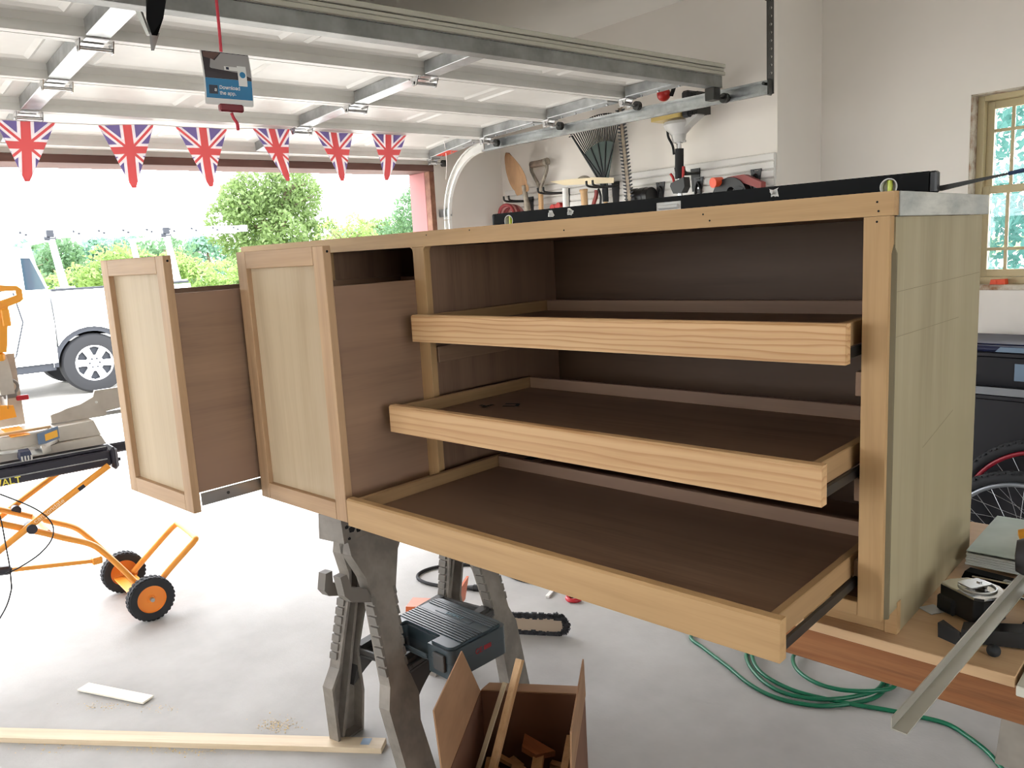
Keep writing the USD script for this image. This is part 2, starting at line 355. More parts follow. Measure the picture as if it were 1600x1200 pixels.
# slatted wall panel
sw = thing('slat_wall_panel', 'white slatted tool-hanging wall panel on the right garage wall', 'wall panel', (-3.82, YA, 1.55))
mottled('slat_white', (216, 212, 206), (226, 223, 218), scale=3, rough=.4)
SLAT = Polygon([(0, 0), (0, .042), (-.010, .042), (-.014, .040), (-.016, .034), (-.016, .010), (-.010, .004), (-.006, .003), (-.006, 0)])
for k in range(10):
    part(sw, 'slat', moved(prism(SLAT, 2.075), np.array([[0, 0, 1, 0], [1, 0, 0, 0], [0, 1, 0, 0], [0, 0, 0, 1.]]), (0, -.001, k * .0405)), 'slat_white')
part(sw, 'end_cap', cbox((2.0755, -.014, 0), (2.079, -.001, .405), 0), 'slat_white')

# ------------------------------------------------------------------ garage door, open overhead
d1 = UsdGeom.Xform.Define(stage, '/World/door_1'); setcd(d1.GetPrim(), label='white sectional garage door rolled open overhead', kind='structure')
D = '/World/door_1'
DY0, DY1 = YJ - 4.70, YJ
JX = [-1.612, -2.150, -2.690, -3.228, -3.772]
JZ = [2.286, 2.276, 2.262, 2.246, 2.190]           # upper (outer) skin at each joint
STY = [YJ - .045, .70, -.47, -1.64, DY0 + .045]    # stiles that run front to back
for k in range(4):
    p0, p1 = np.array([JX[k], 0, JZ[k]]), np.array([JX[k + 1], 0, JZ[k + 1]])
    L = np.linalg.norm(p1 - p0); a = math.atan2(p1[2] - p0[2], p1[0] - p0[0])
    T = np.eye(4); T[:3, 0] = (p1 - p0) / L; T[:3, 1] = (0, 1, 0); T[:3, 2] = np.cross(T[:3, 0], T[:3, 1]); T[:3, 3] = p0   # local x runs towards the opening, local z points down
    g = lambda m: moved(m, T)
    s = part(D, 'section', g(MB().box((.003, DY0, 0), (L - .003, DY1, .004), 0).mesh()), 'door_white', label=None)
    # folded rails at both edges: web with a stepped lip
    rl = MB()
    for x0, sg in ((.003, 1), (L - .003, -1)):
        prof = [(x0, .003), (x0, .050), (x0 + sg * .030, .050), (x0 + sg * .030, .046), (x0 + sg * .034, .038), (x0 + sg * .034, .022), (x0 + sg * .052, .003)]
        rl.add(moved(prism(Polygon(prof), DY1 - DY0), np.array([[1, 0, 0, 0], [0, 0, 1, DY0], [0, 1, 0, 0], [0, 0, 0, 1.]])))
    part(s, 'rail', g(rl.mesh()), 'door_white')
    if k == 3: part(s, 'sticker', g(cbox((.295, YJ - .083, .0511), (.435, YJ - .008, .0516), 0)), 'sticker_red', label='red warning sticker on the end stile')
    for j, y in enumerate(STY):
        w_ = .04 if j in (0, 4) else .034
        part(s, 'stile', g(MB().box((.056, y - w_, .0045), (L - .056, y + w_, .051), .002).mesh()), 'galvanized' if j in (0, 4) else 'galvanized')
    # embossed panels, two between each pair of stiles
    edges = [DY0 + .10, -1.60, -.43, .74, DY1 - .02]
    for j in range(4):
        ya, yb = STY[4 - j] + .05, STY[3 - j] - .05
        for h in range(2):
            yy0 = ya + (yb - ya) * (h * .5) + .035; yy1 = ya + (yb - ya) * (h * .5 + .5) - .035
            x0, x1 = .105, L - .105
            outer = sbox(x0, yy0, x1, yy1); inner = sbox(x0 + .035, yy0 + .035, x1 - .035, yy1 - .035)
            v = [(x0, yy0, .0045), (x1, yy0, .0045), (x1, yy1, .0045), (x0, yy1, .0045), (x0 + .012, yy0 + .012, .012), (x1 - .012, yy0 + .012, .012), (x1 - .012, yy1 - .012, .012), (x0 + .012, yy1 - .012, .012),
                 (x0 + .03, yy0 + .03, .006), (x1 - .03, yy0 + .03, .006), (x1 - .03, yy1 - .03, .006), (x0 + .03, yy1 - .03, .006)]
            f = []
            for b in (0, 4):
                for i in range(4):
                    i2 = (i + 1) % 4; f += [(b + i, b + i2, b + 4 + i2), (b + i, b + 4 + i2, b + 4 + i)]
            f += [(8, 9, 10), (8, 10, 11)]
            part(s, 'panel', g(tri(v, f)), 'door_white', smooth=False)
    if k == 0:    # stiffening strut under the top edge
        part(s, 'strut', g(MB().box((.004, DY0 + .01, .0515), (.008, DY1 + .0, .098), .0005).box((.008, DY0 + .01, .0515), (.05, DY1, .0545), .0005).box((.008, DY0 + .01, .0955), (.05, DY1, .098), .0005).mesh()), 'galvanized_dull', label='dull grey steel stiffening strut')
        part(s, 'weather_strip', g(MB().box((-.012, DY0, .004), (.0025, DY1 + .006, .020), .002).box((-.006, DY0, .022), (.0025, DY1 + .004, .034), .002).box((-.010, DY0, .036), (.0025, DY1 + .006, .050), .002).mesh()), 'trim_strip' if 'trim_strip' in M else 'door_white')
    # hinges across the joint to the next section
    if k < 3:
        for j, y in enumerate(STY[1:4]):
            hb = MB().box((L - .05, y - .032, .052), (L - .012, y + .032, .0545), .0004).box((L + .012, y - .032, .052), (L + .05, y + .032, .0545), .0004)
            hb.cyl((L - .0, y - .046, .072), (L - .0, y + .046, .072), .006)
            for yy in (y - .046, y + .046): hb.add(hull([(L - .03, yy, .052), (L + .03, yy, .052), (L - .03, yy + .003, .052), (L + .03, yy + .003, .052), (L - .01, yy, .083), (L + .01, yy, .083), (L - .01, yy + .003, .083), (L + .01, yy + .003, .083)]))
            h_ = part(s, 'hinge', g(hb.mesh()), 'steel')
    # roller hinge and bolts at the right end
    rb = MB()
    if k < 4:
        for xx in (.10, .20, .32, .42): rb.cyl((xx, YJ - .04, .0515), (xx, YJ - .04, .058), .006, n=8)
        rb.box((L - .06, YJ - .075, .0516), (L - .004, YJ - .008, .055), .0004).cyl((L - .02, YJ - .07, .075), (L - .02, YJ + .03, .075), .0055).cyl((L - .02, YJ - .075, .072), (L - .02, YJ - .015, .072), .011)
        for yy in (YJ - .07, YJ - .02): rb.add(hull([(L - .05, yy, .052), (L - .004, yy, .052), (L - .05, yy + .003, .052), (L - .004, yy + .003, .052), (L - .032, yy, .088), (L - .008, yy, .088), (L - .032, yy + .003, .088), (L - .008, yy + .003, .088)]))
        part(s, 'roller_bracket', g(rb.mesh()), 'steel')
        part(s, 'roller', g(cyl((L - .02, YJ + .030, .075), (L - .02, YJ + .052, .075), .021, n=20)), 'dark_metal', label='black roller wheel running in the track')
part(D, 'bottom_seal', cbox((JX[4] - .02, DY0, JZ[4] - .052), (JX[4] - .002, DY1, JZ[4] + .004), .004), 'slat_white', label='white bottom seal of the door')
tb = MB().box((JX[0] - .05, YJ - .06, JZ[0] - .15), (JX[0] - .004, YJ - .01, JZ[0] - .099), .002).cyl((JX[0] - .02, YJ - .05, JZ[0] - .135), (JX[0] - .02, YJ + .03, JZ[0] - .135), .006).cyl((JX[0] - .02, YJ + .03, JZ[0] - .135), (JX[0] - .02, YJ + .052, JZ[0] - .135), .021)
part(D, 'roller_bracket', tb, 'dark_metal', label='dark bracket and roller at the top corner of the door')

# the track and its hanger
tk = thing('door_track', 'galvanized steel garage door track with perforated hanger at the right wall', 'door track', (0, 0, 0))
YT = YJ + .075
def channel(path, w=.056, d=.022):
    """open channel: web facing -y behind, two lips"""
    path = np.asarray(path, float); n = len(path)
    t = np.gradient(path, axis=0); t /= np.linalg.norm(t, axis=1, keepdims=True); nrm = np.stack([-t[:, 2], 0 * t[:, 0], t[:, 0]], 1)
    prof = [(-w / 2, -d), (-w / 2 + .010, -d), (-w / 2 + .003, -d + .003), (-w / 2 + .003, -.002), (w / 2 - .003, -.002), (w / 2 - .003, -d + .003), (w / 2 - .010, -d), (w / 2, -d), (w / 2, 0), (-w / 2, 0)]
    m = len(prof)
    v = np.array([path[i] + nrm[i] * a + np.array([0, b, 0]) for i in range(n) for a, b in prof])
    f = []
    for i in range(n - 1):
        for j in range(m):
            j2 = (j + 1) % m; f += [(i * m + j, i * m + j2, (i + 1) * m + j2), (i * m + j, (i + 1) * m + j2, (i + 1) * m + j)]
    return tri(v, f)
ZT = 2.166
hx = [(-1.425, YT, ZT - .004), (-2.2, YT, ZT), (-3.0, YT, ZT + .004), (-3.36, YT, ZT + .004)]
part(tk, 'horizontal_rail', channel(hx), 'galvanized')
arc = [(-3.37 - .40 * math.sin(t), YT, ZT + .004 - .40 * (1 - math.cos(t))) for t in np.linspace(0, math.pi / 2, 14)]
part(tk, 'curved_rail', channel(arc), 'white_paint', label='white curved rail between the level and the upright track')
part(tk, 'vertical_rail', channel([(-3.77, YT, 1.765), (-3.77, YT, 1.0), (-3.77, YT, .02)]), 'white_paint', label='white upright track beside the opening')
for z in (.5, 1.2, 1.83): part(tk, 'bracket', MB().box((-3.867 + .001, YT - .01, z - .04), (-3.74, YT + .004, z + .01), .001), 'galvanized')
def angle_iron(p0, p1, w=.032, holes=True):
    """perforated angle, standing upright between z0 and z1 at (x, y)"""
    (x, y, z0), (_, _, z1) = p0, p1
    def strip():
        pl = sbox(0, 0, w, z1 - z0)
        hs = [Point(w / 2 + .002, zz).buffer(.0065, 8) for zz in np.arange(.02, z1 - z0 - .01, .032)]
        return pl.difference(unary_union(hs))
    a = moved(prism(strip(), .003), PXZ, (x, y, z0))
    b = moved(prism(strip(), .003), PYZ, (x - .003, y, z0))
    return trimesh.util.concatenate([a, b])
part(tk, 'hanger', angle_iron((-1.452, YT + .012, ZT - .03), (-1.452, YT + .012, CZ - .002)), 'hanger_grey', label='dark perforated angle iron hanging from the ceiling')
part(tk, 'hanger', moved(prism(sbox(0, 0, .36, .032).difference(unary_union([Point(xx, .016).buffer(.0065, 8) for xx in np.arange(.02, .36, .032)])), .003),
     rotm(-.95, (0, 1, 0)) @ PXZ, (-1.445, YT + .020, 2.50)), 'hanger_grey', label='dark diagonal perforated brace')
part(tk, 'end_bolt', MB().cyl((-1.445, YT - .03, ZT + .012), (-1.445, YT + .02, ZT + .012), .007, n=8).box((-1.43, YT - .024, ZT - .034), (-1.423, YT + .003, ZT + .028), .001), 'dark_metal')
# ------------------------------------------------------------------ the cabinet, in its own frame: x along the front (right end 0), y into the depth, z up from its base
BASE = .905
def Zc(z): return z + 1.05 - BASE            # from measured height to height above the cabinet's base
CB = thing('cabinet', 'unfinished long wooden cabinet with pulled-out trays and drawers on trestle', 'cabinet', cab(0, 0, BASE), TH)
CW = 1.83; ZT0, ZT1 = Zc(.520), Zc(.554)
SL, SR, XI = -1.0523, -1.0135, -.0385
ZST = Zc(-.098)                               # lower end of the stiles
r_ = .010
def fillet(x, z, sx, sz):
    q = [(x, z), (x + sx * r_, z)] + [(x + sx * r_ * (1 - math.sin(t)), z + sz * r_ * (1 - math.cos(t))) for t in np.linspace(0, math.pi / 2, 6)]
    return Polygon(q).buffer(1e-5)
rail = unary_union([sbox(-CW, ZT0, .0035, ZT1), fillet(SL, ZT0, -1, -1), fillet(SR, ZT0, 1, -1)])
part(CB, 'top_rail', moved(prism(rail, .019), PXZ, (0, .019, 0)), 'poplar_x')
part(CB, 'right_stile', MB().add(prism(Polygon([(XI, 0), (-.0022, 0), (-.0022, .019), (XI, .019)]), ZT0 - ZST - .0005, trimesh.transformations.translation_matrix((0, 0, ZST)))), 'poplar_z')
part(CB, 'stile', cbox((SL, 0, Zc(-.075)), (SR, .019, ZT0 - .0002), .001), 'poplar_z')
part(CB, 'stile', cbox((-1.425, 0.0004, Zc(-.075)), (-1.392, .019, ZT0 - .0002), .001), 'poplar_z')
part(CB, 'stile', cbox((-CW, 0.0004, ZST), (-CW + .0385, .019, ZT0 - .0002), .001), 'poplar_z')
part(CB, 'bottom_rail', cbox((-CW + .04, .0004, ZST), (XI - .0003, .019, Zc(-.0755)), .001), 'poplar_x')
part(CB, 'countertop', cbox((-CW - .01, .0195, ZT0 + .001), (.0025, .500, ZT1 - .0005), .001), 'maple_ply_x')
part(CB, 'counter_edge', cbox((.0005, .0195, ZT0 - .0015), (.0060, .5150, ZT1), .001), 'white_primed', label='whitish streaked edge strip of the countertop')
# right side panel with a notch for the toe kick
pn = Polygon([(.0195, ZST + .0), (.0195, ZT0 - .002), (.497, ZT0 - .002), (.497, 0), (.066, 0), (.066, ZST + .0)])
part(CB, 'side_panel', moved(prism(pn, .018), PYZ, (-.0180, 0, 0)), 'side_ply', label='pale plywood right end panel with pencil lines')
part(CB, 'side_panel', moved(prism(pn, .018), PYZ, (-CW, 0, 0)), 'side_ply')
part(CB, 'edge_bead', MB().add(hull([(-.0022, .0196, ZST), (-.0022, .010, ZST), (.0032, .0196, ZST), (.0032, .014, ZST), (-.0022, .0196, ZT0 - .055), (-.0022, .010, ZT0 - .055), (.0032, .0196, ZT0 - .055), (.0032, .014, ZT0 - .055), (-.0022, .0196, ZT0 - .04)])), 'chamfer_dark' if 'chamfer_dark' in M else 'poplar_z', label='stopped chamfer along the stile')
part(CB, 'toe_kick', cbox((-CW + .02, .0665, 0), (-.0183, .080, Zc(-.09)), .001), 'poplar_x')
part(CB, 'toe_kick_end', cbox((-.0180, .0640, .0002), (.0012, .0805, Zc(-.09)), .0005), 'poplar_x')
part(CB, 'bottom_panel', cbox((-CW + .018, .0195, Zc(-.089)), (-.0182, .480, Zc(-.0765)), 0), 'lauan_x')
part(CB, 'back_panel', cbox((-CW + .018, .4802, .02), (-.0182, .4895, ZT0 + .0009), 0), 'lauan_shaded')
part(CB, 'divider', cbox((-1.046, .0195, Zc(-.076)), (-1.028, .479, ZT0), 0), 'lauan_z')
part(CB, 'divider', cbox((-1.418, .0195, Zc(-.076)), (-1.400, .479, ZT0), 0), 'lauan_z')
for z in (.250, .082, -.055):
    part(CB, 'runner_strip', cbox((-.055, .022, Zc(z)), (-.0183, .478, Zc(z + .038)), .001), 'maple_ply_y')
    part(CB, 'runner_strip', cbox((-1.0278, .022, Zc(z)), (-1.0105, .478, Zc(z + .038)), .001), 'maple_ply_y')

# nail holes, filled dots on the frame
nh = MB()
for (x, z) in [(-.30, .542), (-.30 + .012, .531), (-.02, .540), (-.018, .527), (-.02, .512), (-1.0, .545), (-.86, .548), (-.60, .533), (-1.5, .535)]:
    nh.add(cyl((x, -.0003, Zc(z)), (x, .001, Zc(z)), .0016, n=8))
for (x, z) in [(-.05, -.112), (-.027, -.114), (-.012, -.117), (-.012, -.136)]:
    nh.add(cyl((x, .0662, Zc(z)), (x, .067, Zc(z)), .0015, n=8))
part(CB, 'nail_hole', nh, 'hole_dark', kind='stuff')

# pull-out trays
TL, TR, THH = -1.0105, -.0420, .0600
for i, (ty, tz) in enumerate(((-.054, .3089), (-.1362, .1166), (-.2697, -.0634))):
    z0, z1 = Zc(tz), Zc(tz + THH); dp = .455; sw_ = .0135
    lab = ('uppermost pull-out tray', 'middle pull-out tray', 'lowest pull-out tray')[i]
    t = part(CB, 'tray', cbox((TL + .014, ty + .0192, z0 + .022), (TR - .014, ty + dp - .013, z0 + .031), 0), 'lauan_x', label=lab)
    fm = ['pine_x', 'pine_tray_x', 'poplar_x'][i]
    fp = Polygon([(0, z0), (0, z1 - .0035), (.0025, z1 - .0012), (.0045, z1), (.019, z1), (.019, z0)])
    part(t, 'front', moved(prism(fp, TR - TL), PYZ, (TL, ty, 0)), fm)
    for x in (TL + .011, TR - .011 - sw_):
        part(t, 'side', cbox((x, ty + .0192, z0 + .0215), (x + sw_, ty + dp, z1 - .002), .0012), 'tray_side_y')
    part(t, 'back', cbox((TL + .026, ty + dp - .013, z0 + .0215), (TR - .026, ty + dp, z1 - .002), .0012), 'maple_ply_x')
    for x, s_ in ((TL + .0045, -1), (TR - .0105, 1)):
        part(t, 'slide', MB().box((x, ty + .022, z0 + .006), (x + .006, ty + dp + .02, z0 + .0213), .0008).box((x + .0065 * s_, ty + .06 - min(0, ty), z0 + .008), (x + .0065 * s_ + .004, .46, z0 + .0195), .0006), 'dark_metal' if i else 'black_plastic', label='metal drawer slide')

# tall drawers with shaker fronts
def drawer(x0, x1, dy, lab, far):
    z0, z1 = Zc(-.0705), Zc(.5312); s_ = .040; bz0, bz1 = Zc(-.025), Zc(.4452); L = .455
    bx0, bx1 = x0 + .028, x1 - .006
    y0 = dy + .0195
    b = part(CB, 'drawer', MB().box((bx1 - .012, y0, bz0), (bx1, y0 + L, bz1), .0008).box((bx0, y0, bz0), (bx0 + .012, y0 + L, bz1 + .004), .0008)
             .box((bx0 + .0122, y0, bz0), (bx1 - .0122, y0 + .012, bz1), .0008).box((bx0 + .0122, y0 + L - .012, bz0), (bx1 - .0122, y0 + L, bz1), .0008)
             .box((bx0 + .0122, y0 + .0122, bz0 + .012), (bx1 - .0122, y0 + L - .0122, bz0 + .020), 0), 'maple_ply_y', label=lab)
    for xa, xb in ((x0, x0 + s_), (x1 - s_, x1)): part(b, 'stile', cbox((xa, dy, z0), (xb, dy + .019, z1), .0012), 'face_z')
    for za, zb in ((z0, z0 + s_), (z1 - s_, z1)): part(b, 'rail', cbox((x0 + s_ + .0002, dy, za), (x1 - s_ - .0002, dy + .0188, zb), .0012), 'face_x')
    part(b, 'panel', cbox((x0 + s_ - .004, dy + .0125, z0 + s_ - .004), (x1 - s_ + .004, dy + .0180, z1 - s_ + .004), 0), 'face_panel')
    for xx in (bx1 + .0006, bx0 - .0056):
        part(b, 'slide', MB().box((xx, y0 + .004, bz0 - .032), (xx + .005, y0 + L, bz0 - .002), .0008).box((xx - .004, dy + .03, bz0 - .028), (xx, .44, bz0 - .007), .0006), 'steel' if far else 'steel_white', label='metal drawer slide')
        part(b, 'slide_screw', MB().cyl((xx + .004, y0 + .07, bz0 - .016), (xx + .0065, y0 + .07, bz0 - .016), .004, n=10), 'dark_metal')
    part(b, 'knob_hole', cyl((x1 - .0005, dy + .010, z1 - .012), (x1 + .0004, dy + .010, z1 - .012), .0028, n=10), 'hole_dark')
drawer(-1.7726, -1.4128, -.421, 'left drawer pulled far out', True)
drawer(-1.4043, -1.0443, -.2483, 'right drawer pulled out', False)


# stamp on the middle tray's bottom and pencil lines on the end panel
zs = Zc(.1166 + .0312)
stp = [unary_union([LineString([(-.930, .068), (-.905, .066)]).buffer(.004, cap_style=2), Polygon([(-.912, .052), (-.900, .055), (-.903, .088), (-.912, .088)])]), unary_union([LineString([(-.886, .108), (-.858, .122)]).buffer(.0045, cap_style=2), LineString([(-.858, .122), (-.842, .098)]).buffer(.0045, cap_style=2), LineString([(-.845, .096), (-.872, .083)]).buffer(.0045, cap_style=2)])]
for q in stp: part(CB, 'stamp', prism(q, .0003, trimesh.transformations.translation_matrix((0, 0, zs))), 'hole_dark', label='black stamped mark on the middle tray')
for (y0, z0), (y1, z1) in (((.012, .409), (.49, .412)), ((.024, .342), (.36, .340)), ((.175, .142), (.345, .174))):
    part(CB, 'pencil_line', moved(prism(LineString([(y0, Zc(z0)), (y1, Zc(z1))]).buffer(.0005), .0002), PYZ, (.0001, 0, 0)), 'pencil')
# ------------------------------------------------------------------ outside
rng = np.random.default_rng(7)
mottled('grass_ground', (96, 122, 52), (150, 160, 84), scale=2.2, rough=.95, bump=.5, bscale=20, world=True)
struct('ground_lawn', MB().box((-140, -120, -.30), (-17.55, 120, -.06), 0), 'grass_ground', label='lawn beyond the driveway')
struct('ground_lawn', MB().box((XD - .19, YB + .16, -.30), (60, 60, -.16), 0).box((XB + .14, -60, -.30), (60, YB + .155, -.16), 0).box((XD - .19, -60, -.30), (XB + .135, YL - .13, -.16), 0).box((-17.5, 9.01, -.30), (XD - .195, 60, -.10), 0), 'driveway', label='unseen ground round the garage, made pale to bounce light')  # unseen ground, coloured pale so neutral light bounces into the garage
def leaf_mat(name, c0, c1):
    M[name] = usdkit.material(stage, f'/World/Looks/{name}', {'o': ('geometry', {}), 'r': ('rgb_ramp', {'ramp': [(0, lin(c0)), (1, lin(c1))]}), 'd': ('principled_bsdf', dict(roughness=.6)), 't': ('translucent_bsdf', {}), 'x': ('mix_closure', dict(fac=.4))},
                              [('o.random_per_island', 'r.fac'), ('r.color', 'd.base_color'), ('r.color', 't.color'), ('d.BSDF', 'x.closure1'), ('t.BSDF', 'x.closure2')], surface='x.closure')
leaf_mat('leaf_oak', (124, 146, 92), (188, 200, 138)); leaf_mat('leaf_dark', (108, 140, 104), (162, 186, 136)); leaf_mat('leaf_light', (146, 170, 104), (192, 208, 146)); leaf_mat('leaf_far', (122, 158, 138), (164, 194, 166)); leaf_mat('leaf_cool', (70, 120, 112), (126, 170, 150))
mottled('bark', (96, 84, 70), (126, 112, 96), scale=14, rough=.9, bump=.6, bscale=40)
def leaves(blobs, n, size, seed, density=1.0):
    """n leaf quads scattered through the outer shell of ellipsoid blobs (centre, radii)."""
    r = np.random.default_rng(seed); vol = np.array([b[1][0] * b[1][1] * b[1][2] for b in blobs]) ** (2 / 3); pick = r.choice(len(blobs), n, p=vol / vol.sum())
    C = np.array([b[0] for b in blobs])[pick]; R = np.array([b[1] for b in blobs])[pick]
    d = r.normal(size=(n, 3)); d /= np.linalg.norm(d, axis=1, keepdims=True)
    P = C + d * R * (r.uniform(.45, 1, (n, 1)) ** .5)
    P = P + (meshkit.noise(P * .9, 3)[:, None] - .5) * .5
    u = r.normal(size=(n, 3)); u /= np.linalg.norm(u, axis=1, keepdims=True); v = np.cross(u, r.normal(size=(n, 3))); v /= np.linalg.norm(v, axis=1, keepdims=True)
    s = size * r.uniform(.6, 1.3, (n, 1)); a, b = u * s, v * s * .62
    V = np.stack([P - a, P - b * .8 + a * .1, P + a, P + b * .8 + a * .1], 1).reshape(-1, 3)
    i = np.arange(n)[:, None] * 4
    return tri(V, np.vstack([i + [0, 1, 2], i + [0, 2, 3]]))
def crown(c, rad, k, seed, sub=.45):
    r = np.random.default_rng(seed); out = [(np.array(c), np.array(rad) * .72)]
    for _ in range(k):
        d = r.normal(size=3); d /= np.linalg.norm(d)
        out.append((np.array(c) + d * np.array(rad) * .72, np.array(rad) * r.uniform(sub * .7, sub)))
    return out
def tree(name, label, base, h, rad, n, size, mat, seed, trunk=.25, group=None, low=.45, twigs=5):
    r = np.random.default_rng(seed); t = thing(name, label, 'tree' if 'tree' in name else 'bush', base, group=group)
    bl = crown((0, 0, h - rad[2]), rad, 14, seed)
    part(t, 'foliage', leaves(bl, n, size, seed), mat, smooth=False, kind='stuff')
    m = MB().tube(smooth_path([(0, 0, -.3), (.03 * h, 0, h * .25), (0, .02 * h, h * .55), (0.02 * h, 0, h * .8)]), np.linspace(trunk, trunk * .3, 25), sides=9)
    part(t, 'trunk', m, 'bark')
    for k in range(twigs):
        a = r.uniform(0, 6.28); z = h * r.uniform(.3, .55); e = np.array([math.cos(a) * rad[0] * .7, math.sin(a) * rad[1] * .7, h * r.uniform(.6, .85)])
        part(t, 'branch', tube(smooth_path([(0.02 * h, 0, z), e * [.5, .5, 1] - [0, 0, h * .08], e]), np.linspace(trunk * .45, trunk * .1, 17), sides=6), 'bark')
    return t
# trees and shrubs beyond the driveway: (y, height, radius) measured at x = -40, each set at its own distance so that crowns stay apart
def at(x, y40, h40, r40):
    s = (x - .55) / (-40.55); return x, -1.17 + (y40 + 1.17) * s, 1.55 + (h40 - 1.55) * s + .1, r40 * s
def green(name, label, x, y40, h40, r40, n, mat, seed, trunk, rz=.5, rx=.9, ry=1.15, twigs=3, leaf=.13):
    x, y, h, r = at(x, y40, h40, r40); s = (x - .55) / -40.55
    tree(name, label, (x, y, -.1), h, (r * rx, r * ry, h * rz), n, leaf * s, mat, seed, trunk * s, twigs=twigs)
green('oak_tree', 'tall bright green tree standing just left of the door jamb', -47, 16.9, 6.5, 3.0, 15000, 'leaf_oak', 11, .28, .52, 1.0, 1.1, 6)
green('oak_tree', 'green tree partly cut off by the pink door jamb', -40, 27.2, 6.0, 3.2, 9000, 'leaf_dark', 12, .25, .5, 1, 1.12, 6)
green('thin_tree', 'thin half bare tree with dark twigs between the two big trees', -34, 21.0, 3.9, 1.5, 1700, 'leaf_light', 13, .12, .45, 1, 1.3, 9)
green('shrub', 'bushy green shrub right of the thin half bare tree', -52, 23.4, 3.9, 1.9, 3600, 'leaf_oak', 14, .12)
bush = [(-38, 9.0, 2.9, 2.0, 'leaf_light', 'pale yellow green shrub above the truck bed beside the left drawer'), (-46, 6.6, 3.1, 1.7, 'leaf_dark', 'dark green shrub between the ladder rack posts'), (-30, 4.9, 2.6, 1.7, 'leaf_light', 'low yellow green shrub behind the front post of the ladder rack'),
        (-54, 11.2, 3.3, 2.2, 'leaf_dark', 'dense mid green shrub behind the rear post of the ladder rack'), (-30, 12.6, 2.7, 1.9, 'leaf_light', 'light green shrub below the tall tree, left side'), (-37, 15.6, 2.4, 1.7, 'leaf_oak', 'deep green shrub at the foot of the tall tree'),
        (-28, 19.0, 2.4, 1.8, 'leaf_light', 'yellowish shrub under the right edge of the tall tree'), (-40, 2.6, 3.0, 1.9, 'leaf_oak', 'green shrub behind the truck cab window')]
for i, (x, y, h, r_, mt, lb) in enumerate(bush): green('shrub', lb, x, y, h, r_, 3200, mt, 30 + i, .09, twigs=2)
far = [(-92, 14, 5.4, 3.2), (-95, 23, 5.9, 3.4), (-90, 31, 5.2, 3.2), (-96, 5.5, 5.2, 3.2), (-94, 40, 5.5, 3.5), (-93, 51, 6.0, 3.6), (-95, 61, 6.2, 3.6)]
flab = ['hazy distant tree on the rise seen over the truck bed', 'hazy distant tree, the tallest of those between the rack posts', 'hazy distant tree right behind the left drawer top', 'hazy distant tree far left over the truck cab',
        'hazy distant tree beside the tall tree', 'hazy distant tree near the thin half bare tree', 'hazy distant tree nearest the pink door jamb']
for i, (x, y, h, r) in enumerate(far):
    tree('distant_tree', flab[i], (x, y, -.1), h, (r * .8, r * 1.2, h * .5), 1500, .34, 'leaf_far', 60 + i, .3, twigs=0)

# the pickup truck, parked across the drive, nose to the left
mottled('truck_white', (232, 234, 236), (238, 240, 242), scale=1, rough=.25, coat_weight=.5)
plain('tyre', (38, 39, 42), .8); plain('wheel_alloy', (205, 207, 210), .3, .7); plain('trim_dark', (46, 50, 58), .6)
M['truck_glass'] = usdkit.material(stage, '/World/Looks/truck_glass', {'p': ('principled_bsdf', dict(base_color=(.02, .05, .07), roughness=.05, specular_ior_level=.8))}, surface='p.BSDF')
TX = -11.30
TK = thing('pickup_truck', 'white pickup truck with a ladder rack parked on the driveway', 'truck', (TX, 0, -.03))
def side(poly, t, x0=0.0):     # drawn in (y, z), thickness t going away from the garage
    return moved(prism(poly, t), PYZ, (x0 - t, 0, 0))
arc_ = lambda cy, r, a0, a1, n=18: [(cy + r * math.cos(a), .40 + r * math.sin(a)) for a in np.linspace(a0, a1, n)]
WY, FY = 1.39, -2.25
bed_side = Polygon([(.72, .46)] + [(.90, .46)] + arc_(WY, .49, math.pi - .0, .0)[0:] + [(2.70, .46), (2.76, .60), (2.76, 1.36), (.985, 1.38), (.985, .80)]).buffer(0)
bed_side = Polygon([(.985, .46), (WY - .49, .46)] + arc_(WY, .49, math.pi, 0) + [(WY + .49, .46), (2.70, .48), (2.76, .62), (2.76, 1.375), (.985, 1.385)])
part(TK, 'bed', MB().add(side(bed_side, .09), side(bed_side, .09, -1.81)).box((-1.81, 2.70, .62), (-.09, 2.76, 1.33), .01).box((-1.81, .99, .72), (-.09, 2.69, .78), .005).box((-1.81, .985, .78), (-.09, 1.03, 1.36), .005), 'truck_white')
part(TK, 'bed_rail', MB().box((-.10, 1.0, 1.386), (.004, 2.74, 1.412), .006), 'trim_dark', label='dark cap along the bed side')
cab_p = Polygon([(.955, .46), (.975, .95), (.955, 1.45), (.80, 1.93), (.55, 1.985), (-1.05, 1.985), (-1.75, 1.42), (-3.05, 1.25), (-3.15, .55), (FY - .49, .46)] + arc_(FY, .49, math.pi, 0)[0:] + [(FY + .49, .46)])
part(TK, 'cab', MB().add(side(cab_p, 1.90)), 'truck_white')
part(TK, 'side_window', side(Polygon([(.70, 1.42), (.93, 1.42), (.80, 1.82), (.70, 1.82)]), .02, .012), 'truck_glass')
for yy, zz in ((.02, .95), (-1.06, .95)):
    part(TK, 'side_window', side(Polygon([(yy + .42, 1.42), (yy + .33, 1.86), (yy - .55, 1.88), (yy - .62, 1.42)]), .02, .012), 'truck_glass')
part(TK, 'rear_window', MB().add(hull([(-1.7, .955, 1.48), (-.2, .955, 1.48), (-1.6, .835, 1.88), (-.3, .835, 1.88), (-1.7, .97, 1.48), (-.2, .97, 1.48), (-1.6, .85, 1.88), (-.3, .85, 1.88)])), 'truck_glass')
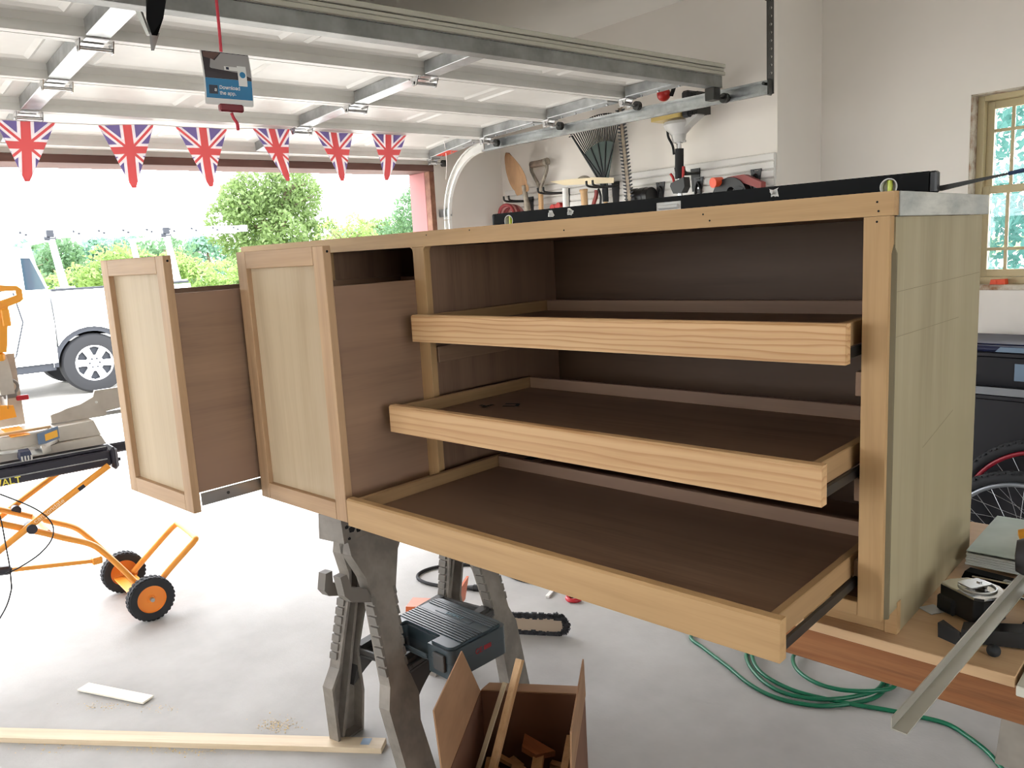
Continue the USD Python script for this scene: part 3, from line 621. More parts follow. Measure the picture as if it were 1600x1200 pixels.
part(TK, 'door_gap', MB().add(side(Polygon([(.555, 1.40), (.57, 1.40), (.63, 1.02), (.50, .60), (.40, .50), (.385, .50), (.485, .60), (.615, 1.02)]), .006, .003)), 'trim_dark', label='dark gap round the rear door')
part(TK, 'rocker', MB().box((-1.85, FY + .5, .36), (-.03, WY - .46, .459), .01).box((-1.2, WY + .5, .40), (-.3, 2.7, .459), .01), 'trim_dark', label='dark underside below the doors')
ring = [(r, a) for r, a in ()]
af = Polygon(arc_(WY, .49, math.pi, 0, 24) + arc_(WY, .43, 0, math.pi, 24))
part(TK, 'wheel_arch', MB().add(side(af, .55, -.02)), 'trim_dark', label='dark wheel arch lining')
part(TK, 'wheel_well', MB().add(moved(prism(Point(0, 0).buffer(.47, 24).intersection(sbox(-1, -.02, 1, 1)), .01), PYZ, (-.32, WY, .40)), moved(prism(Point(0, 0).buffer(.47, 24).intersection(sbox(-1, -.02, 1, 1)), .01), PYZ, (-.32, FY, .40))), 'hole_dark', kind='stuff')
def wheel(y, x):
    w = part(TK, 'wheel', moved(lathe([(.24, -.12), (.31, -.13), (.375, -.118), (.395, -.09), (.40, -.05), (.40, .05), (.395, .09), (.375, .118), (.31, .13), (.24, .12), (.24, -.12)], 40), rotm(math.pi / 2, (0, 1, 0)), (x, y, .40)), 'tyre')
    # alloy: a disc with six windows
    R = .245; disc = Point(0, 0).buffer(R, 32)
    for k in range(6):
        a = k * math.pi / 3 + .45
        wn = Polygon([(.115 * math.cos(a - .10), .115 * math.sin(a - .10)), (.205 * math.cos(a - .26), .205 * math.sin(a - .26)), (.215 * math.cos(a), .215 * math.sin(a)), (.205 * math.cos(a + .26), .205 * math.sin(a + .26)), (.115 * math.cos(a + .10), .115 * math.sin(a + .10))]).buffer(.006)
        disc = disc.difference(wn)
    part(w, 'alloy_rim', moved(prism(disc, .03), PYZ, (x + .075, y, .40)), 'wheel_alloy')
    part(w, 'brake_disc', moved(cyl((x + .02, y, .40), (x + .06, y, .40), .235, n=30)), 'trim_dark')
    lg = MB()
    for k in range(6):
        a = k * math.pi / 3; lg.cyl((x + .105, y + .062 * math.cos(a), .40 + .062 * math.sin(a)), (x + .115, y + .062 * math.cos(a), .40 + .062 * math.sin(a)), .011, n=8)
    part(w, 'lug_nut', lg, 'trim_dark', kind='stuff')
wheel(WY, -.14); wheel(FY, -.14)
for x in (-1.75,):
    for y in (WY, FY): part(TK, 'wheel', moved(lathe([(.05, -.12), (.375, -.118), (.40, -.05), (.40, .05), (.375, .118), (.05, .12)], 30), rotm(math.pi / 2, (0, 1, 0)), (x, y, .40)), 'tyre')
plain('rack_grey', (206, 210, 218), .4, .3)
def rack_post(y0, y1, x, lean):
    p = part(TK, 'rack_post', MB().add(hull([(x - .03, y0 - .04, 1.41), (x + .03, y0 - .04, 1.41), (x - .03, y0 + .05, 1.41), (x + .03, y0 + .05, 1.41), (x - .03, y1 - .035, 2.03), (x + .03, y1 - .035, 2.03), (x - .03, y1 + .035, 2.03), (x + .03, y1 + .035, 2.03)]).copy())
             .box((x - .06, y0 - .10, 1.4125), (x + .06, y0 + .12, 1.435), .004), 'rack_grey')
    return p
for y0, y1 in ((1.16, 1.09), (2.60, 2.53)):
    rack_post(y0, y1, -.06, 0); rack_post(y0, y1, -1.76, 0)
    part(TK, 'rack_crossbar', MB().box((-1.85, y1 - .035, 2.0301), (.02, y1 + .035, 2.075), .008), 'rack_grey')
    part(TK, 'rack_clamp', MB().box((-.02, y1 - .06, 2.0755), (.03, y1 + .02, 2.16), .006).cyl((.0, y1 - .09, 2.055), (.0, y1 + .04, 2.055), .022, n=12), 'trim_dark', label='dark clamp on the rack bar')
LD = thing('extension_ladder', 'long white extension ladder lying on the rack over the truck', 'ladder', (TX, 0, 2.048))
lr = MB()
for x, y0, y1, zz in ((-.10, -2.4, 3.20, .0), (-.13, -1.9, 3.72, .0)): pass
for x in (-.12, -.55): part(LD, 'side_rail', MB().box((x, -2.5, 0), (x + .030, 3.72, .095), .004), 'truck_white')
for x in (-.085, -.585): part(LD, 'fly_rail', MB().box((x, -3.0, .012), (x + .028, 2.95, .083), .004), 'truck_white')
ru = MB(); dots = MB()
for y in np.arange(-2.3, 3.65, .305):
    part(LD, 'rung', cyl((-.54, y, .055), (-.085, y, .055), .014, n=10), 'truck_white')
    dots.cyl((-.06, y + .06, .034), (-.053, y + .06, .034), .014, n=10); dots.cyl((-.06, y, .062), (-.053, y, .062), .014, n=10)
part(LD, 'rung_end', dots, 'trim_dark', kind='stuff')

# trees seen through the small window
green_ = [('garden_tree', 'cool green tree filling the small window, left', -3.3, 8.6, 4.6, 1.5, 21), ('garden_tree', 'cool green tree behind the small window, right', .4, 10.8, 5.0, 1.8, 22)]
for nm, lb, x, y, h, r_, sd_ in green_:
    tree(nm, lb, (x, y, -.15), h, (r_, r_, h * .44), 5200, .055, 'leaf_cool', sd_, .12, twigs=3)
# ------------------------------------------------------------------ what carries the cabinet
plain('horse_grey', (120, 114, 106), .55); plain('horse_dark', (74, 72, 70), .6); plain('case_black_sheen', (50, 64, 70), .40, specular_ior_level=.7, coat_weight=.5, coat_roughness=.35); plain('groove', (16, 20, 22), .5)  # case black lifted to teal grey, sky reflection put into the colour
mottled('horse_worn', (122, 115, 107), (152, 143, 132), scale=9, rough=.55, bump=.15, bscale=60)
mottled('chip_white', (196, 192, 176), (212, 208, 194), scale=12, rough=.7)
PB = solo('plywood_sheet', 'plywood sheet under the cabinet forming the trestle table top', 'plywood board', MB().box((-1.70, 0, -.0176), (.173, .66, 0), .001), 'ply_top_x', cab(0, .034, BASE - .0003), TH)
BM = solo('wooden_beam', 'reddish brown wooden beam under the front of the plywood sheet', 'wooden beam', MB().box((-1.68, 0, -.0605), (.47, .038, 0), .002), 'red_beam', cab(0, .045, BASE - .0182), TH)
solo('wooden_beam', 'wooden beam under the rear edge of the plywood sheet', 'wooden beam', MB().box((-1.68, 0, -.0605), (.47, .038, 0), .002), 'red_beam', cab(0, .60, BASE - .0182), TH)
solo('chipboard_panel', 'white faced chipboard panel beside the plywood at the right edge', 'board', MB().box((0, 0, -.016), (.26, .56, 0), .0015), 'chip_white', cab(.178, .012, BASE - .0019), TH)

def sawhorse(label, ox, oy, rot, h=.8258):
    t = thing('sawhorse', label, 'sawhorse', cab(ox, oy), TH + rot)
    L = .66; ZH = h; 
    v = lambda z: .030 + (.74 - z) / .74 * .165
    def place(m, sg):       # mesh drawn in (s, z, depth) -> x sideways with the panel's tilt, y along the horse
        P = np.asarray(m.vertices).copy(); s, z, d = P[:, 0], P[:, 1], P[:, 2]
        m = m.copy(); m.vertices = np.stack([sg * (np.array([v(q) for q in z]) - d), s, z], 1)
        m.fix_normals(); return m
    out0 = [(.0, .748), (.0, .70), (.034, .62), (.040, .55), (.022, .30), (-.002, .24), (.010, .0), (.122, .0), (.108, .16), (.128, .235), (.106, .33), (.118, .45), (.140, .56), (.185, .66), (.255, .735), (.255, .748)]
    for sg in (-1, 1):
        for end in (0, 1):
            out = [(L - s, z) for s, z in out0] if end else ([(s + (.040 if z < .2 else 0), z) for s, z in out0] if sg < 0 else out0)
            P = Polygon(out).buffer(0)
            inner = P.buffer(-.010)
            face = prism(P, .006)
            rim = moved(prism(P.difference(inner), .036), t=(0, 0, .0061))
            rib = moved(prism(P.intersection(LineString([((L - .075) if end else .075, 0), ((L - .09) if end else .09, .75)]).buffer(.006)), .028), t=(0, 0, .0062))
            lg = part(t, 'leg', place(trimesh.util.concatenate([face, rim, rib]), sg), 'horse_worn', smooth=False)
            th = MB()
            for k in range(8):
                z = .33 + k * .030; q = (z - .30) / .25
                for s_ in (.022 + .018 * q, .104 + .030 * q):
                    s_ = L - s_ if end else s_; th.add(place(cbox((s_ - .006, z, -.001), (s_ + .006, z + .024, .03), .001), sg))
            part(lg, 'notched_edge', th, 'horse_grey', kind='stuff')
        cb = Polygon([(.10, .20), (.15, .235), (.20, .262), (L - .20, .262), (L - .15, .235), (L - .10, .20), (L - .12, .335), (.12, .335)])
        part(t, 'crossbar', place(moved(prism(cb, .03), t=(0, 0, .0065)), sg), 'horse_dark', smooth=False)
        hk = Polygon([(.045, .545), (-.035, .575), (-.055, .60), (-.055, .655), (-.030, .655), (-.024, .615), (.03, .59)])
        part(t, 'hook', place(moved(prism(hk, .030), t=(0, 0, .004)), sg), 'horse_grey', smooth=False)
    part(t, 'saddle', MB().add(hull([(sx * w_, y, z) for sx in (-1, 1) for w_, z in ((.052, .750), (.046, ZH)) for y in (-.035, L + .035)])), 'horse_worn', smooth=False)
    mk = MB(); r = random.Random(5)
    for k in range(26):
        y = -.02 + .70 * r.random(); z = .757 + .055 * r.random(); a = r.uniform(.004, .013)
        mk.add(hull([(.0538 - (z - .75) * .08 + e, y + a * math.cos(q), z + a * .8 * math.sin(q)) for q in np.linspace(0, 5.2, 5) for e in (-.003, .0)]))
    part(t, 'black_mark', mk, 'black_rubber', kind='stuff', label='black marks on the saddle')
    part(t, 'shelf', MB().box((-.13, .11, .302), (.13, L - .11, .310), .001).box((-.13, .11, .3105), (.13, .122, .326), .002).box((-.13, L - .122, .3105), (.13, L - .11, .326), .002).box((-.13, .122, .3105), (-.118, L - .122, .326), .002).box((.118, .122, .3105), (.13, L - .122, .326), .002), 'horse_dark')
    return t
sawhorse('grey plastic sawhorse with notched legs holding a black case under the cabinet', -1.535, .055, math.radians(8.5))
sawhorse('grey plastic sawhorse cut off at the bottom right corner of the picture', .200, .085, math.radians(2))

# the black tool case on the shelf
cx_, cy_ = -1.390, .306
KC = thing('tool_case', 'black plastic tool case with ribbed lid on the shelf of the sawhorse', 'tool case', cab(cx_, cy_, .3356), TH + math.radians(-1.5))
hw, hd, ch_ = .156, .114, .105
def rounded(w, d, r=.02): return sbox(-w + r, -d + r, w - r, d - r).buffer(r, 6)
shape = rounded(hw, hd).difference(unary_union([sbox(-.085, -hd - .01, .045, -hd + .030).buffer(.008)]))
part(KC, 'base', prism(shape, .048), 'case_black_sheen')
lid = [prism(shape, .040, trimesh.transformations.translation_matrix((0, 0, .0485)))]
top = rounded(hw - .008, hd - .008).difference(sbox(-.095, -hd - .01, .055, -hd + .038).buffer(.008))
lid.append(prism(top, .0075, trimesh.transformations.translation_matrix((0, 0, .0885))))
ld = part(KC, 'lid', trimesh.util.concatenate(lid), 'case_black_sheen')
gr = [-.058 + k * .0118 for k in range(7)] + [.062, .073, .084]
for y in gr: part(ld, 'rib', cbox((-hw + .009, y - .0035, .0961), (hw - .009, y + .0035, .0985), .001), 'case_black_sheen')
for y in gr: part(ld, 'groove', cbox((-hw + .009, y + .0040, .0961), (hw - .009, y + .0078, .0966), 0), 'groove')
part(ld, 'nameplate', MB().box((-.085, .033, .0961), (.075, .055, .0975), .0006), 'case_black_sheen')
part(ld, 'lettering', moved(meshkit.text_mesh('DEWALT', .013, .0012, bold=True), t=(-.040, .0377, .0976)), 'case_letter' if 'case_letter' in M else 'groove', smooth=False, label='raised lettering on the lid')
part(KC, 'handle', MB().box((-.083, -hd - .003, .030), (.043, -hd + .010, .046), .004), 'case_black_sheen', label='carrying handle across the recess')
for x in (-.125, .085): part(KC, 'latch', MB().box((x, -hd - .010, .022), (x + .048, -hd - .0005, .074), .002), 'horse_dark')
part(KC, 'hinge', MB().box((-.03, hd - .0, .04), (.05, hd + .008, .056), .001), 'case_black_sheen')
part(KC, 'side_print', MB().add(moved(meshkit.text_mesh('CE', .016, .0006, bold=True), np.array([[0, 0, 1, hw + .0002], [1, 0, 0, -.02], [0, 1, 0, .045], [0, 0, 0, 1.]]))).box((hw + .0002, .015, .046), (hw + .0008, .045, .060), 0), 'print_red', smooth=False, label='small red print on the end of the case')

# the cardboard box of offcuts
mottled('cardboard', (150, 112, 80), (170, 130, 96), scale=3, rough=.85, stretch=(1, 1, 4)); mottled('cardboard_shaded', (104, 68, 50), (120, 82, 60), scale=3, rough=.9)  # wall cardboard darker than the flaps, shade inside the box put into the colour
ba = math.radians(33.0); bo = (-1.188, .248); BW, BL_, BH = .304, .42, .30
BX = thing('cardboard_box', 'open cardboard box full of wood offcuts in front of the sawhorse', 'cardboard box', cab(*bo), TH + ba)
th_ = .004
part(BX, 'bottom', cbox((0, -BL_, 0), (BW, 0, th_), 0), 'cardboard')
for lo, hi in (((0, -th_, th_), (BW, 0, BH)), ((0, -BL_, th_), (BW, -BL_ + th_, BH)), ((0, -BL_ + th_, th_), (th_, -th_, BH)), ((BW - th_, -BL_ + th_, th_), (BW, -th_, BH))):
    part(BX, 'wall', cbox(lo, hi, .0005), 'cardboard_shaded')
def flap(p, q, out, up, taper=.03):
    p, q = np.array(p, float), np.array(q, float); d = (q - p) / np.linalg.norm(q - p); o = np.array(out, float); n = np.cross(d, o); n /= np.linalg.norm(n)
    a = [p, q, q + o - d * taper, p + o + d * taper]
    return hull([x + n * e for x in a for e in (-.002, .002)])
part(BX, 'flap', flap((0, -.004, BH), (0, -BL_, BH), (-.030, 0, .155), 0, .06), 'cardboard', label='tall flap standing up on the left')
part(BX, 'flap', flap((BW, 0, BH), (BW, -BL_ + .02, BH), (.002, 0, .125), 0), 'cardboard', label='flap standing up on the right')
part(BX, 'flap', flap((.003, 0, BH), (BW - .003, 0, BH), (0, .075, -.020), 0, .008), 'cardboard', label='flap folded out at the back')
def inbox(u, v, z): 
    c, s = math.cos(ba), math.sin(ba); return (bo[0] + u * c + v * s, bo[1] + u * s - v * c, z)     # v towards the camera
def offcut(label, p, q, w, h, mat, up=(0, 0, 1), grp='offcuts in the cardboard box', miter=0.0, name='wood_offcut', cat='offcut'):
    """a short stick from p to q, box coordinates (u, v, z)"""
    P, Q = np.array(cab(*inbox(*p))), np.array(cab(*inbox(*q))); mid = (P + Q) / 2; L = np.linalg.norm(Q - P)
    m = bar(P - mid, Q - mid, w, h, .0008, up)
    if miter:
        T = frame((0, 0, 0), Q - P, up); loc = trimesh.transform_points(m.vertices, np.linalg.inv(T))
        loc[:, 2] += np.where(loc[:, 2] > 0, 1, -1) * loc[:, 0] * miter; m.vertices = trimesh.transform_points(loc, T)
    solo(name, label, cat, m, mat, mid, 0, None)
OFC = [
 ('long slim square stick leaning out of the cardboard box, its end highest', (.140, .089, .450), (.049, .285, .105), .020, .015, 'offcut_z'),
 ('thin greyish strip leaning beside the long slim stick in the cardboard box', (.102, .125, .400), (.014, .274, .14), .014, .006, 'strip_grey'),
 ('mitred reddish offcut resting against the back of the cardboard box', (.125, .035, .165), (.195, .075, .155), .050, .018, 'offcut_red'),
 ('short flat offcut in the middle of the box pointing at the viewer', (.175, .075, .150), (.175, .165, .135), .030, .016, 'offcut_y'),
 ('flat offcut lying left of the middle one in the box', (.120, .105, .135), (.110, .215, .128), .032, .016, 'offcut_x'),
 ('pale square stick rising at the right side of the box', (.265, .060, .205), (.245, .30, .12), .020, .020, 'offcut_z'),
 ('dark edged strip leaning in the right corner of the box', (.287, .110, .150), (.280, .34, .11), .012, .020, 'offcut_x'),
 ('narrow offcut crossing under the short flat one in the box', (.245, .115, .125), (.160, .195, .105), .014, .018, 'offcut_x'),
 ('bent looking offcut at the front of the pile, left arm', (.175, .225, .135), (.105, .265, .100), .018, .014, 'offcut_z'),
 ('bent looking offcut at the front of the pile, right arm', (.185, .225, .135), (.235, .290, .100), .016, .014, 'offcut_z'),
 ('wide pale offcut at the bottom front of the box', (.140, .270, .118), (.215, .330, .110), .045, .012, 'offcut_x'),
 ('dim stick deep at the left side of the box', (.030, .060, .122), (.040, .220, .112), .018, .018, 'offcut_z'),
 ('dim crossed stick behind the flat left offcut in the box', (.050, .040, .120), (.135, .085, .110), .016, .014, 'offcut_x'),
 ('small block lying against the back wall of the box, left', (.085, .030, .105), (.120, .060, .100), .022, .018, 'offcut_y'),
 ('small block lying against the back wall of the box, right', (.200, .025, .095), (.255, .040, .092), .020, .016, 'offcut_y'),
 ('reddish strip sloping down along the left wall of the box', (.062, .110, .130), (.090, .250, .085), .014, .018, 'offcut_red'),
]
wood('offcut_red', (188, 128, 90), (158, 98, 66), 'x', across=36); plain('strip_grey', (176, 160, 130), .6)
for lb, p, q, w_, h_, mt in OFC: offcut(lb, p, q, w_, h_, mt, miter=.6 if 'mitred' in lb else 0)
# the layers of offcuts below, hardly seen
r = random.Random(3); fill = MB()
for k in range(46):
    u, v_, z = r.uniform(.03, BW - .03), r.uniform(.03, BL_ - .04), .014 + .052 * r.random(); a = r.uniform(0, 3.14); l_ = r.uniform(.02, .05)
    u0, u1 = np.clip([u - l_ * math.cos(a), u + l_ * math.cos(a)], .014, BW - .014); v0, v1 = np.clip([v_ - l_ * math.sin(a), v_ + l_ * math.sin(a)], .014, BL_ - .014)
    fill.bar(np.array(inbox(u0, v0, z)) - [*bo, 0], np.array(inbox(u1, v1, z + .01 * r.random())) - [*bo, 0], r.uniform(.012, .03), r.uniform(.01, .018))
solo('offcut_pile', 'jumble of small wood scraps filling the bottom of the cardboard box', 'wood scraps', fill, 'offcut_x', cab(*bo), TH, kind='stuff')

# ------------------------------------------------------------------ tools on the table right of the cabinet
TZ = BASE - .0003
tm = thing('tape_measure', 'black and chrome tape measure lying on the plywood beside the cabinet', 'tape measure', cab(.078, .208, TZ), TH + math.radians(-32))
bodyp = Polygon([(-.036, -.030), (-.040, -.010), (-.034, .018), (-.018, .033), (.010, .036), (.032, .026), (.040, .004), (.038, -.022), (.030, -.030)]).buffer(.004)
part(tm, 'case', prism(bodyp, .040, trimesh.transformations.translation_matrix((0, 0, .006))), 'black_plastic')
cp = part(tm, 'side_plate', prism(bodyp.buffer(-.001), .004, trimesh.transformations.translation_matrix((0, 0, .0462))), 'chrome', label='chrome side plate')
part(cp, 'ring', moved(tube([(.002 + .028 * math.cos(a), .003 + .027 * math.sin(a), .0515) for a in np.linspace(0, 2 * math.pi, 33)[:-1]], .0018, 6, closed=True)), 'steel')
part(tm, 'belt_clip', MB().add(prism(sbox(-.012, -.020, .012, .016).buffer(.003), .002, trimesh.transformations.translation_matrix((0, 0, .0565)))).box((-.010, .010, .0505), (.010, .016, .0566), .001).cyl((0, .008, .0587), (0, .008, .0605), .004, n=12), 'steel', label='steel belt clip')
part(tm, 'rubber_foot', MB().box((-.042, -.040, .002), (-.004, -.028, .030), .004), 'black_rubber')
part(tm, 'blade', MB().box((-.056, -.062, .0007), (-.026, -.031, .0022), .0004), 'strip_metal' if 'strip_metal' in M else 'steel', label='end of the steel tape sticking out')
bk = thing('folded_paper', 'thick folded plan with pale greenish top lying on the plywood at the right edge', 'paper', cab(.017, .395, TZ + .0142), TH)
def sheet(x0, y0, x1, y1, z, k):
    xs, ys = np.linspace(x0, x1, 14), np.linspace(y0, y1, 10); X, Y = np.meshgrid(xs, ys, indexing='ij')
    Zz = z + .0025 * np.sin((X - x0) * 14 + k) * np.sin((Y - y0) * 11); vv = np.stack([X, Y, Zz], -1).reshape(-1, 3); n = len(ys)
    f = [q for i in range(13) for j in range(9) for q in ((i * n + j, (i + 1) * n + j, (i + 1) * n + j + 1), (i * n + j, (i + 1) * n + j + 1, i * n + j + 1))]
    b = vv.copy(); b[:, 2] -= .0014; m = len(vv)
    return tri(np.vstack([vv, b]), f + [(a + m, c + m, b_ + m) for a, b_, c in f])
for k in range(5):
    part(bk, 'page', cbox((.001 * (k % 2), .0015 * k, .0042 * k), (.26 - .001 * k, .245 - .001 * k, .0042 * k + .0040), .0008), 'paper_white')
part(bk, 'page', sheet(.0, .007, .262, .246, .0255, .4), 'paper_top', label='pale greenish top sheet')
st = thing('stapler', 'black tool with chrome edge lying under the front of the folded plan', 'stapler', cab(.02, .362, TZ), TH + math.radians(-9))
part(st, 'body', MB().add(hull([(0, 0, 0), (.20, 0, 0), (0, .030, 0), (.20, .030, 0), (.004, .004, .013), (.20, .004, .0135), (.004, .028, .013), (.20, .028, .0135)])), 'black_gloss')
part(st, 'chrome_trim', MB().tube(smooth_path([(.02, -.002, .009), (.06, -.004, .0125), (.11, -.002, .0135), (.17, .0, .0125)]), .0016, 8).box((.07, -.001, .0138), (.115, .010, .0150), .0005), 'chrome')
part(st, 'lever', MB().tube(smooth_path([(.030, -.010, .004), (.075, -.030, .005), (.13, -.034, .006), (.19, -.02, .007)]), .0035, 8), 'chrome', label='curved chrome lever')
cl = thing('clamp', 'black squeeze clamp lying on the plywood under the metal angle', 'clamp', cab(.075, .105, TZ), TH)
part(cl, 'jaw', MB().add(hull([(-.022, -.008, 0), (.012, -.022, 0), (-.020, .012, .022), (-.024, -.004, .022), (.010, -.012, .020), (.018, .004, .001), (.0, .02, .001)])), 'black_rubber')
part(cl, 'body', MB().add(hull([(.010, -.014, .003), (.12, .032, .003), (.005, .02, .003), (.115, .070, .003), (.012, -.012, .024), (.12, .034, .030), (.008, .018, .024), (.115, .068, .030)])), 'black_plastic')
part(cl, 'bar', MB().box((.10, .040, .010), (.26, .056, .018), .001), 'dark_metal')
for p in ((.060, -.026, .010), (.028, .040, .010), (.085, .085, .012)): part(cl, 'knob', moved(trimesh.creation.icosphere(2, .0098), t=p), 'black_rubber')
part(cl, 'trigger', MB().add(hull([(.085, .070, .006), (.11, .080, .006), (.095, .115, .006), (.115, .115, .006), (.085, .070, .022), (.11, .080, .022), (.095, .115, .022), (.115, .115, .022)])), 'black_plastic')
ag = thing('metal_angle', 'long grey metal angle strip reaching from the table towards the camera', 'metal angle', cab(.100, -.271, TZ + .0435), TH + math.radians(-2.6))
Lp = Polygon([(0, 0), (.019, 0), (.019, .0016), (.0016, .0016), (.0016, .016), (0, .016)])
_am = moved(prism(Lp, .72), np.array([[1, 0, 0, 0], [0, 0, 1, 0], [0, 1, 0, 0], [0, 0, 0, 1.]])); _am.fix_normals()
part(ag, 'strip', _am, 'alu_matte', smooth=False)
ag2 = thing('hand_tool', 'dark round tool handle end above the folded plan at the right edge', 'hand tool', cab(.138, .287, TZ + .0600), TH + math.radians(10))
part(ag2, 'grip', moved(lathe([(0, 0), (.026, .002), (.031, .012), (.031, .055), (.027, .075), (.026, .17), (0, .172)], 26), rotm(math.pi / 2, (0, 1, 0)), (-.020, 0, .031)), 'handle_grey')
ag3 = solo('screwdriver', 'orange yellow handle lying on the folded plan at the right edge', 'screwdriver', moved(lathe([(0, 0), (.010, .002), (.0125, .02), (.011, .09), (.004, .10), (.003, .20), (0, .20)], 16), rotm(math.radians(78), (0, 1, 0)), (0, 0, .011)), 'orange_plastic', cab(.082, .497, TZ + .0436), TH + math.radians(12))

# ------------------------------------------------------------------ on the countertop
CT = 1.6042
lv = thing('spirit_level', 'long black spirit level lying on the countertop behind the front rail', 'spirit level', cab(-.990, .215, CT), TH)
LL = .976
body = sbox(0, 0, LL, .0355).difference(unary_union([Point(x, .016).buffer(.0145, 16) for x in (.045, LL - .062)] + [sbox(LL * .5 - .03, .006, LL * .5 + .03, .026)]))
part(lv, 'body', moved(prism(body, .018), PXZ, (0, .018, 0)), 'black_gloss')
part(lv, 'end_cap', cbox((LL + .0002, -.001, -.0), (LL + .012, .019, .0355), .003), 'black_plastic'); part(lv, 'end_cap', cbox((-.010, -.001, 0), (-.0002, .019, .0355), .003), 'black_plastic')
for x in (.045, LL - .062):
    rn = part(lv, 'vial_ring', moved(lathe([(.0125, 0), (.0143, 0), (.0143, .017), (.0125, .017), (.0125, 0)], 24), rotm(math.pi / 2, (1, 0, 0)), (x, .0175, .016)), 'slat_white', label='pale round vial window')
    part(rn, 'backing', cyl((x, .0172, .016), (x, .0145, .016), .0124, n=24), 'slat_white')
    part(rn, 'vial', cyl((x, .008, .005), (x, .008, .027), .0042, n=14), 'vial_green', label='yellow green vial')
vw = part(lv, 'centre_window', MB().box((LL * .5 - .0298, .004, .0062), (LL * .5 + .0298, .006, .0258), 0), 'slat_white', label='centre vial window')
part(vw, 'vial', cyl((LL * .5 - .022, .002, .016), (LL * .5 + .022, .002, .016), .0045, n=14), 'white_plastic')
sp = MB(); rr = random.Random(9)
for x0 in (.18, .235, .715):
    for k in range(5): sp.add(hull([(x0 + rr.uniform(-.008, .008) + a * .003 * math.cos(q), -.0008 + e, .018 + rr.uniform(-.0, .012) + .003 * math.sin(q)) for q in np.linspace(0, 5, 5) for e in (0, .0006) for a in (1,)]))
part(lv, 'plaster_spot', sp, 'slat_white', kind='stuff', label='pale paint spots')
rd = thing('flat_bar', 'thin dark flat bar with bluish tip sticking out past the countertop corner', 'metal bar', cab(-.006, .245, CT), TH + math.radians(2))
part(rd, 'bar', MB().add(hull([(0, 0, .004), (.0, .014, .004), (0, 0, .012), (0, .014, .012), (.095, .004, .0205), (.095, .012, .0205), (.095, .004, .0235), (.095, .012, .0235)])), 'dark_metal')
part(rd, 'tip', MB().tube(smooth_path([(.0955, .008, .022), (.12, .010, .0255), (.145, .012, .0262), (.175, .012, .0235)]), .0032, 8), 'tip_blue', label='bluish tip')
cb_ = solo('chalk_line_box', 'small orange chalk line box on the window sill', 'chalk box', MB().add(hull([(-.033, -.018, 0), (.030, -.018, 0), (-.030, .018, 0), (.033, .018, 0), (-.030, -.016, .022), (.028, -.016, .024), (-.028, .016, .022), (.030, .016, .024)])).cyl((-.012, -.0185, .012), (-.012, -.021, .012), .007, n=14), 'orange_red', (-.875, YB + .035, WZ0 + .0045))

# ------------------------------------------------------------------ on the floor
def C(x, y, z=0.0): return np.array(cab(x, y, z))
plain('hose_green', (10, 104, 72), .32)
hs = [(-1.17, 1.52), (-1.172, 1.385), (-1.08, 1.33), (-.95, 1.265), (-.84, 1.205), (-.748, 1.178), (-.66, 1.185), (-.575, 1.225), (-.50, 1.31), (-.46, 1.40), (-.475, 1.52), (-.58, 1.63), (-.75, 1.64), (-.88, 1.55), (-.94, 1.42), (-.90, 1.33),
      (-.80, 1.245), (-.70, 1.215), (-.60, 1.245), (-.52, 1.32), (-.47, 1.42), (-.50, 1.55), (-.62, 1.66), (-.73, 1.61), (-.785, 1.50), (-.775, 1.43), (-.72, 1.36), (-.64, 1.32), (-.56, 1.325), (-.47, 1.385), (-.43, 1.46), (-.47, 1.58), (-.62, 1.70), (-.80, 1.67), (-.905, 1.56), (-.925, 1.42), (-.84, 1.29),
      (-.70, 1.245), (-.55, 1.275), (-.42, 1.32), (-.32, 1.345), (-.24, 1.355), (-.17, 1.32), (-.10, 1.265), (-.03, 1.17), (.02, 1.07)]
hp = smooth_path(hs, 6); n_ = len(hp)
hz = .0085 + .009 * np.clip((np.arange(n_) - 96) / 20, 0, 1) * np.clip((n_ - 40 - np.arange(n_)) / 20, 0, 1) + .008 * np.clip((np.arange(n_) - 150) / 16, 0, 1) * np.clip((n_ - 45 - np.arange(n_)) / 20, 0, 1)
hpts = np.array([C(x, y, z) for (x, y), z in zip(hp, hz)]); ho = C(-.7, 1.4)
solo('garden_hose', 'coiled green hose on the concrete floor behind the cabinet', 'hose', tube(hpts - ho, .0072, 10), 'hose_green', ho, smooth=True)
cbp = [(-1.80, 1.46), (-1.99, 1.43), (-2.10, 1.40), (-2.24, 1.42), (-2.40, 1.41), (-2.53, 1.30), (-2.565, 1.20), (-2.53, 1.13), (-2.44, 1.11), (-2.32, 1.14), (-2.235, 1.185)]
co = C(-2.3, 1.25); pp = smooth_path(cbp, 8)
pc = thing('power_cord', 'black power cord looped on the floor behind the sawhorse', 'cord', co)
part(pc, 'cable', tube(np.array([C(x, y, .0085) for x, y in pp]) - co, .008, 10), 'black_rubber', smooth=True)
e0, e1 = C(-2.235, 1.185, .012) - co, C(-2.13, 1.235, .012) - co
part(pc, 'plug', MB().cyl(e0, e0 + (e1 - e0) * .25, .010, .014, n=14).cyl(e0 + (e1 - e0) * .27, e1, .0165, n=16), 'black_plastic')
